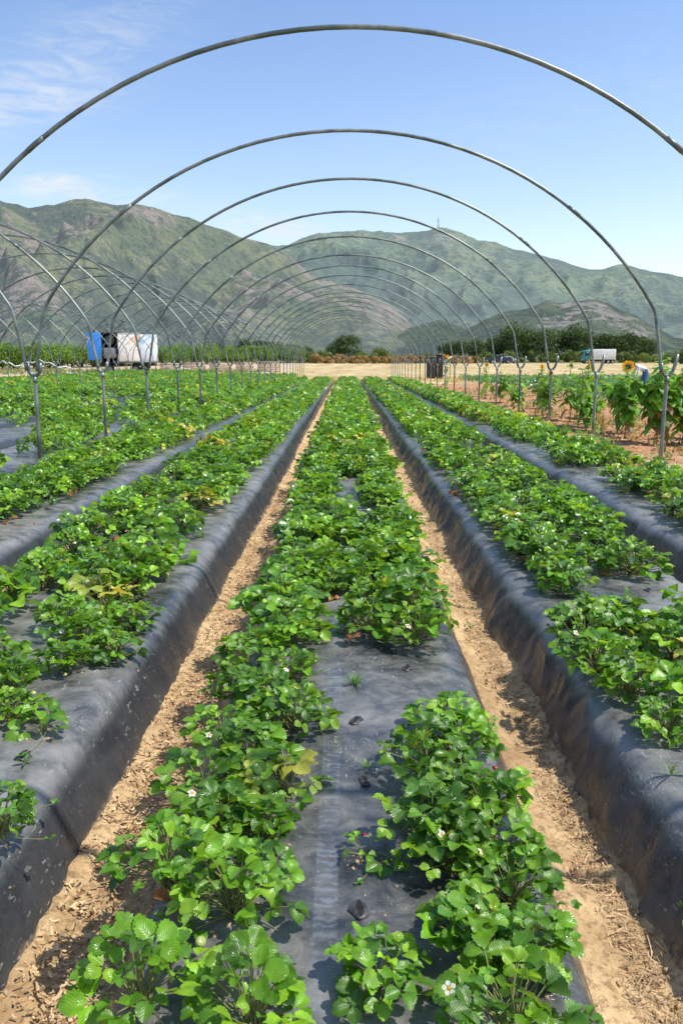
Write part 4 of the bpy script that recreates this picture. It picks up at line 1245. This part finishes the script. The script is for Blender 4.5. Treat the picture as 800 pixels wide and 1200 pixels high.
def trailer():
    Y = 80.; root = empty('show_trailer', (px(154, Y), Y, gzf(Y)), R(14))
    S = Y / F_PX   # metres per photo pixel at this depth
    # body: local x in metres, centre at photo x=147
    X = lambda p_: (p_ - 147) * S
    boxes('cab_shell', [(X(123), X(124.6), 0, 2.4, 1.1, 3.95), (X(139.4), X(141), 0, 2.4, 1.1, 3.95), (X(123), X(141), 0, 2.4, 3.85, 3.98), (X(123), X(141), 0, 2.4, 1.0, 1.12)], [M_dark], root, .02)
    boxes('back_wall', [(X(124.6), X(139.4), 2.2, 2.3, 1.12, 3.85)], [M_dark], root)
    q = Q()
    v, f = lathe([(.0001, 0), (.42, 0), (.5, .05), (.5, .12), (.40, .14), (.0001, .1)], 20); q.add(v @ rotm('X', PI / 2).T + [X(132), .2, 3.25], f); link('fan', q.mesh('fan', [M_tyre]), root)
    boxes('counter', [(X(125), X(139), .1, 2.0, 1.5, 2.5)], [M_greym], root, .03)
    boxes('shelf', [(X(124), X(140), -.35, .05, 1.75, 1.83)], [M_wood], root)
    o = boxes('blue_door', [(X(107.5) - X(123), 0, -.04, .04, 1.35, 3.95)], [M_blue], root, .015); o.location = (X(123), 0, 0); o.rotation_euler = (0, 0, R(8))
    boxes('mural_panel', [(X(141.3), X(166), -.04, 2.2, 1.2, 3.95)], [M_mur1], root, .02)
    boxes('mural_panel', [(X(166.3), X(185.5), -.02, 2.2, 1.22, 3.8)], [M_mur2], root, .02)
    boxes('panel_trim', [(X(141), X(186), -.09, .03, 1.10, 1.19), (X(141), X(166.2), -.09, .03, 3.96, 4.01)], [M_greym], root)
    boxes('chassis', [(X(118), X(182), .3, .45, .75, 1.0), (X(118), X(182), 1.8, 1.95, .75, 1.0), (X(110), X(118), 1.0, 1.2, .75, .9)], [M_tyre], root)
    for p_ in (131, 160, 170):
        q = Q(); v, f = lathe([(.0001, -.12), (.25, -.12), (.40, -.14), (.45, -.08), (.45, .08), (.40, .14), (.25, .12), (.0001, .12)], 20)
        q.add(v @ rotm('X', PI / 2).T, f); w = link('wheel', q.mesh('wheel', [M_tyre]), root, (X(p_), .25, .45))
        q = Q(); v, f = lathe([(.0001, 0), (.22, .02), (.24, .05)], 14); q.add(v @ rotm('X', PI / 2).T, f); link('hub', q.mesh('hub', [M_greym]), w, (0, -.15, 0))
    boxes('step', [(X(148), X(150), -.5, -.3, 0, 1.0), (X(154), X(156), -.5, -.3, 0, 1.0), (X(147), X(157), -.55, -.25, .95, 1.02)], [M_wood], root)
    tag(root, 'box trailer with a blue door, dark open hatch and colourful painted side panels', 'trailer')
trailer()

# low stack of beige boards and crates by the trailer, white film bundles
def boards():
    Y = 88.
    for k, (p_, w, h) in enumerate(((205, 22, .9), (232, 26, 1.0), (262, 24, .9), (290, 20, 1.0), (318, 24, 1.1))):
        x0 = px(p_, Y); S = Y / F_PX; q = Q()
        r_ = empty('pallet_stack', (x0, Y, gzf(Y)))
        for j in range(6): q.add(*box(-w * S / 2 + .04 * (j % 2), w * S / 2 - .05 * (j % 3), 0, 1.2, .05 + j * h / 6, .05 + (j + .72) * h / 6))
        link('board_layers', q.mesh('board_layers', [simple('pale_board', (.50, .38, .27), .85, var=.3, scale=3)], False), r_)
        boxes('bearer', [(-w * S / 2 + a, -w * S / 2 + a + .2, .05, 1.15, -.05, .05) for a in (.1, w * S / 2 - .1, w * S - .35)], [M_wood], r_)
        tag(r_, '%s low stack of pale boards behind the left posts' % ['leftmost', 'second', 'middle', 'fourth', 'rightmost'][k], 'board stack', 'board stacks behind the left posts')
boards()
def film_roll(x_px, y_, Y, L, lab, sag=.3):
    q = Q(); n_ = 16
    P = np.array([[L * (t - .5), .25 * math.sin(t * 7), sag * math.sin(t * PI * 1.5) * .6 + .05 * math.sin(t * 23)] for t in np.linspace(0, 1, n_)])
    z = CH - (y_ - 410.3) / F_PX * Y
    q.add(*tube(P, .016 + .016 * np.sin(np.arange(n_) * 1.7) ** 2, 8))
    o = link('film_roll', q.mesh('film_roll', [M_white]), loc=(px(x_px, Y), Y, z)); tag(o, lab, 'film roll')
film_roll(102, 432, 72, 2.4, 'white bunched plastic film lying beside the trailer at the field edge', .1)
film_roll(214, 425, 75, 2.6, 'white bunched plastic film draped over the left board stack', .3)
film_roll(22, 421.5, 33, 1.6, 'white bunched film tied between the left hoops, leftmost piece', .15)
film_roll(66, 422, 33, 2.1, 'longer white bunched film tied between the left hoops', .25)

# ------------------------------------------------------------------ dark field shed
def shed():
    Y = 60.; root = empty('field_shed', (px(507, Y), Y, gzf(Y)))
    M_br = simple('dark_brown_panel', (.045, .03, .025), .7, var=.4, scale=3)
    boxes('cabinet', [(-.66, -.04, 0, .7, .05, 1.62), (.0, .52, .05, .75, .05, 1.78)], [M_br], root, .03)
    boxes('door', [(-.58, -.12, -.035, -.003, .15, 1.5), (.07, .45, .012, .046, .15, 1.62)], [M_br], root, .01)
    boxes('cap', [(-.70, -.02, -.04, .74, 1.625, 1.67), (-.01, .56, .0, .8, 1.785, 1.83)], [M_wood], root)
    o = boxes('tilted_lid', [(0, .75, -.1, .5, 0, .06)], [M_white], root); o.location = (.6, 0, 1.25); o.rotation_euler = (0, -.6, 0)
    boxes('lid_prop', [(1.0, 1.06, .1, .16, -.02, 1.45)], [M_wood], root)
    boxes('handle', [(-.2, -.16, -.06, -.038, .8, .95)], [M_greym], root)
    tag(root, 'pair of dark brown boxy cabinets with a tilted white lid beside the straw field', 'field shed')
shed()

# ------------------------------------------------------------------ trucks in the distance
M_glass = simple('dark_glass', (.02, .025, .03), .12, var=.1)
M_teal = simple('teal_paint', (.03, .22, .24), .4, var=.15, scale=1)
M_navy = simple('navy_paint', (.02, .03, .07), .35, var=.15, scale=1)
M_silver = simple('silver_paint', (.45, .48, .5), .35, .3)
def wheel(parent, x, y, r=.42):
    q = Q(); v, f = lathe([(.0001, -.12), (r * .6, -.12), (r * .92, -.13), (r, -.08), (r, .08), (r * .92, .13), (r * .6, .12), (.0001, .12)], 18)
    q.add(v @ rotm('X', PI / 2).T, f); w = link('wheel', q.mesh('wheel', [M_tyre]), parent, (x, y, r))
    q = Q(); v, f = lathe([(.0001, 0), (r * .5, .02), (r * .55, .06)], 12); q.add(v @ rotm('X', PI / 2).T, f); link('rim', q.mesh('rim', [M_silver]), w, (0, -.15, 0))
def box_truck():
    Y = 168.; root = empty('box_truck', (px(688, Y), Y, gzf(Y)))
    boxes('cargo_box', [(-1.7, 3.4, -1.1, 1.1, .85, 2.95)], [M_white], root, .04)
    boxes('box_ribs', [(-1.6 + .5 * k, -1.55 + .5 * k, -1.13, -1.103, .9, 2.9) for k in range(10)], [M_silver], root)
    boxes('cab', [(-3.3, -1.8, -1.0, 1.0, .55, 2.75)], [M_teal], root, .12)
    boxes('windscreen', [(-3.33, -3.302, -.85, .85, 1.6, 2.4)], [M_glass], root)
    boxes('door_window', [(-2.9, -2.1, -1.03, -1.004, 1.6, 2.35)], [M_glass], root)
    boxes('chassis', [(-3.1, 3.4, -.8, .8, .5, .84)], [M_tyre], root)
    boxes('headlight', [(-3.34, -3.305, -.8, -.5, .85, 1.05)], [M_white], root)
    for x in (-2.5, 1.9, 2.8): wheel(root, x, -.95); wheel(root, x, .95)
    tag(root, 'white box truck with a teal cab parked before the dark trees', 'truck')
def pickup():
    Y = 170.; root = empty('pickup_truck', (px(578, Y), Y, gzf(Y)))
    q = Q()
    prof = [(-2.6, .5), (-2.6, 1.15), (-1.3, 1.2), (-1.25, 1.85), (.2, 1.9), (.9, 1.3), (2.4, 1.15), (2.6, .9), (2.6, .45)]
    n_ = len(prof); V = [(x, y, z) for y in (-.9, .9) for x, z in prof]
    import bmesh
    bm = bmesh.new(); vs = [bm.verts.new(p) for p in V]
    bm.faces.new(vs[:n_][::-1]); bm.faces.new(vs[n_:])
    for k in range(n_): bm.faces.new((vs[k], vs[(k + 1) % n_], vs[n_ + (k + 1) % n_], vs[n_ + k]))
    bmesh.ops.recalc_face_normals(bm, faces=bm.faces)
    me = bpy.data.meshes.new('body'); bm.to_mesh(me); bm.free(); me.materials.append(M_navy)
    bevel(link('body', me, root), .07, 2)
    boxes('side_window', [(-1.1, -.45, -.93, -.903, 1.3, 1.72), (-.38, .2, -.93, -.903, 1.3, 1.72)], [M_glass], root)
    boxes('bumper', [(2.55, 2.72, -.9, .9, .5, .72), (-2.74, -2.6, -.9, .9, .5, .72)], [M_silver], root, .02)
    boxes('headlight', [(2.56, 2.62, -.85, -.6, .85, 1.0)], [M_white], root)
    for x in (-1.65, 1.65): wheel(root, x, -.85, .4); wheel(root, x, .85, .4)
    tag(root, 'dark blue pickup parked beside the dry bushes at the tree belt', 'pickup')
    root2 = empty('parked_car', (px(588, 172), 172., gzf(172)))
    me2 = bpy.data.meshes.new('body')
    bm = bmesh.new(); prof = [(-2.1, .35), (-2.1, .95), (-1.5, 1.05), (-1.0, 1.45), (.4, 1.48), (1.1, 1.0), (2.0, .88), (2.1, .4)]; n_ = len(prof)
    vs = [bm.verts.new((x, y, z)) for y in (-.8, .8) for x, z in prof]
    bm.faces.new(vs[:n_][::-1]); bm.faces.new(vs[n_:])
    for k in range(n_): bm.faces.new((vs[k], vs[(k + 1) % n_], vs[n_ + (k + 1) % n_], vs[n_ + k]))
    bmesh.ops.recalc_face_normals(bm, faces=bm.faces); bm.to_mesh(me2); bm.free(); me2.materials.append(M_silver)
    bevel(link('body', me2, root2), .08, 2)
    boxes('side_window', [(-1.0, -.3, -.83, -.803, 1.0, 1.36), (-.22, .5, -.83, -.803, 1.0, 1.36)], [M_glass], root2)
    for x in (-1.3, 1.3): wheel(root2, x, -.75, .33); wheel(root2, x, .75, .33)
    tag(root2, 'silver car parked just right of the dark blue pickup', 'car')
box_truck(); pickup()

# ------------------------------------------------------------------ person bending over the crop
def person():
    Y = 34.; X = px(743, Y)
    root = empty('person', (X, Y, gzf(Y)), 0)
    J = {'pel': (0, 0, .92), 'sp1': (-.10, -.03, 1.02), 'sp2': (-.24, -.06, 1.10), 'ch': (-.36, -.08, 1.14), 'nk': (-.46, -.10, 1.17), 'hd0': (-.52, -.12, 1.19), 'hd': (-.61, -.15, 1.17), 'hd2': (-.66, -.17, 1.10),
         'hl': (.02, -.10, .88), 'kl': (-.07, -.13, .49), 'al': (.03, -.12, .09), 'tl': (-.14, -.14, .03),
         'hr': (.02, .10, .88), 'kr': (-.09, .15, .48), 'ar': (.0, .14, .09), 'tr': (-.17, .15, .03),
         'sl': (-.37, -.25, 1.09), 'el': (-.43, -.28, .82), 'wl': (-.50, -.22, .60), 'pl': (-.52, -.20, .52),
         'sr': (-.37, .11, 1.09), 'er': (-.45, .15, .83), 'wr': (-.53, .07, .62), 'pr': (-.55, .05, .54)}
    rad = dict(pel=.15, sp1=.135, sp2=.14, ch=.135, nk=.065, hd0=.07, hd=.095, hd2=.07, hl=.10, kl=.06, al=.042, tl=.038, hr=.10, kr=.06, ar=.042, tr=.038, sl=.06, el=.042, wl=.03, pl=.035, sr=.06, er=.042, wr=.03, pr=.035)
    E = [('pel', 'sp1'), ('sp1', 'sp2'), ('sp2', 'ch'), ('ch', 'nk'), ('nk', 'hd0'), ('hd0', 'hd'), ('hd', 'hd2'), ('pel', 'hl'), ('hl', 'kl'), ('kl', 'al'), ('al', 'tl'), ('pel', 'hr'), ('hr', 'kr'), ('kr', 'ar'), ('ar', 'tr'),
         ('ch', 'sl'), ('sl', 'el'), ('el', 'wl'), ('wl', 'pl'), ('ch', 'sr'), ('sr', 'er'), ('er', 'wr'), ('wr', 'pr')]
    for s_, w in (('l', 'wl'), ('r', 'wr')):
        wx, wy, wz = J['p' + s_]
        for k in range(4):
            a, b = 'f%s%da' % (s_, k), 'f%s%db' % (s_, k)
            J[a] = (wx - .02, wy - .03 + .02 * k, wz - .05); J[b] = (wx - .01, wy - .03 + .02 * k, wz - .085 - .005 * (k in (1, 2))); rad[a] = .009; rad[b] = .008
            E += [('p' + s_, a), (a, b)]
        J['th' + s_] = (wx - .05, wy + .03, wz - .02); rad['th' + s_] = .010; E.append(('p' + s_, 'th' + s_))
    names = list(J); me = bpy.data.meshes.new('body')
    me.from_pydata([J[n_] for n_ in names], [(names.index(a), names.index(b)) for a, b in E], [])
    o = bpy.data.objects.new('tmp_person', me); COL.objects.link(o)
    sk = o.modifiers.new('skin', 'SKIN'); sub = o.modifiers.new('sub', 'SUBSURF'); sub.levels = sub.render_levels = 2
    for k, n_ in enumerate(names): me.skin_vertices[0].data[k].radius = (rad[n_], rad[n_]); me.skin_vertices[0].data[k].use_root = (n_ == 'pel')
    bpy.context.view_layer.update()
    m2 = bpy.data.meshes.new_from_object(o.evaluated_get(bpy.context.evaluated_depsgraph_get()))
    bpy.data.objects.remove(o)
    m2.name = 'body'; m2.materials.clear()
    for m in (simple('skin', (.35, .2, .13), .6), simple('white_shirt', (.72, .74, .78), .8), simple('blue_jeans', (.06, .13, .32), .85), simple('shoe', (.03, .03, .03), .7)): m2.materials.append(m)
    for p in m2.polygons:
        c = p.center; p.use_smooth = True
        if c.x < -.48 and c.z > .95 or c.z < .70 and c.x < -.40: p.material_index = 0
        elif c.z < .10: p.material_index = 3
        elif c.x > -.09: p.material_index = 2 if c.z < 1.04 else 1
        elif c.z < .95 and c.x > -.30: p.material_index = 2
        else: p.material_index = 1
    link('body', m2, root)
    q = Q(); v, f = lathe([(.0001, .115), (.06, .10), (.10, .05), (.108, -.01), (.085, -.03), (.0001, -.03)], 16)
    q.add(v @ rotm('Y', -.5).T + [-.60, -.145, 1.20], f, (.02, .015, .012)); link('hair', q.mesh('hair', [simple('black_hair', (.015, .012, .01), .7)]), root)
    tag(root, 'person in a white shirt and blue trousers bending over the crop behind the sunflowers', 'person')
person()

# ------------------------------------------------------------------ light
SUN_EL, SUN_AZ = R(59), R(100)       # azimuth measured from +Y (view direction) toward +X (right)
sd = bpy.data.lights.new('sun', 'SUN'); sd.energy = 5.0; sd.angle = R(.53); sd.color = (1., .94, .84)
so = bpy.data.objects.new('sun', sd); COL.objects.link(so)
d = Vector((math.sin(SUN_AZ) * math.cos(SUN_EL), math.cos(SUN_AZ) * math.cos(SUN_EL), math.sin(SUN_EL)))
so.rotation_euler = d.to_track_quat('Z', 'Y').to_euler(); so.location = (20, 0, 30)

w = bpy.data.worlds.new('World'); scene.world = w; w.use_nodes = True
nt = w.node_tree; nt.nodes.clear()
class WN(N):
    def __init__(s): s.t = nt
n = WN()
out = n.n('ShaderNodeOutputWorld'); bg = n.n('ShaderNodeBackground')
sky = n.n('ShaderNodeTexSky', sky_type='NISHITA'); sky.sun_disc = False; sky.sun_elevation = SUN_EL; sky.sun_rotation = SUN_AZ
sky.air_density = 1.0; sky.dust_density = 1.0; sky.ozone_density = 1.6; sky.altitude = 100
dirv = n.coord('Generated')
sx = n.sep(dirv)
az = n.math('ARCTAN2', sx[0], sx[1]); el = n.math('ARCSINE', sx[2])
cmb = n.n('ShaderNodeCombineXYZ'); n.put(cmb.inputs[0], az); n.put(cmb.inputs[1], el)
cloud = None
for (pxx, pyy, ang, L, W, amt) in ((60, 80, 28, .17, .035, .30), (40, 118, 14, .09, .022, .42), (45, 212, 8, .06, .006, .9), (112, 228, 0, .075, .008, 1.1), (325, 268, -8, .07, .013, .95), (640, 140, 10, .35, .05, .08)):
    a0, e0 = pix_dir(pxx, pyy); e0 = math.atan(e0); a = R(ang)
    da = n.math('SUBTRACT', az, a0); de = n.math('SUBTRACT', el, e0)
    u = n.math('ADD', n.math('MULTIPLY', da, math.cos(a) / L), n.math('MULTIPLY', de, math.sin(a) / L))
    v = n.math('ADD', n.math('MULTIPLY', da, -math.sin(a) / W), n.math('MULTIPLY', de, math.cos(a) / W))
    r2 = n.math('ADD', n.math('MULTIPLY', u, u), n.math('MULTIPLY', v, v))
    g = n.math('EXPONENT', n.math('MULTIPLY', r2, -1.))
    mp = n.map(cmb.outputs[0], (14, 60, 1), rot=(0, 0, a))
    ns = n.ramp(n.noise(mp, 1.2, 7, .62, 1.0), .32, .72)
    m = n.math('MULTIPLY', n.math('MULTIPLY', g, ns), amt * 1.4)
    cloud = m if cloud is None else n.math('ADD', cloud, m)
cloud = n.math('MINIMUM', cloud, 1.)
skyc = n.mix(1., sky.outputs[0], (1.38, 1.48, 1.62), 'MULTIPLY')
skyc = n.mix(n.ramp(sx[2], .42, .06, 0., 1.), skyc, n.mix(1., skyc, (1.34, 1.16, 1.04), 'MULTIPLY'))
colr = n.mix(cloud, skyc, (6.4, 6.8, 7.2))
n.put(bg.inputs[0], colr); bg.inputs[1].default_value = .132
n.l(bg.outputs[0], out.inputs[0])

scene.view_settings.view_transform = 'Standard'; scene.view_settings.look = 'None'
scene.view_settings.exposure = 0
scene.cycles.max_bounces = 8; scene.cycles.transparent_max_bounces = 8
scene.cycles.use_denoising = True
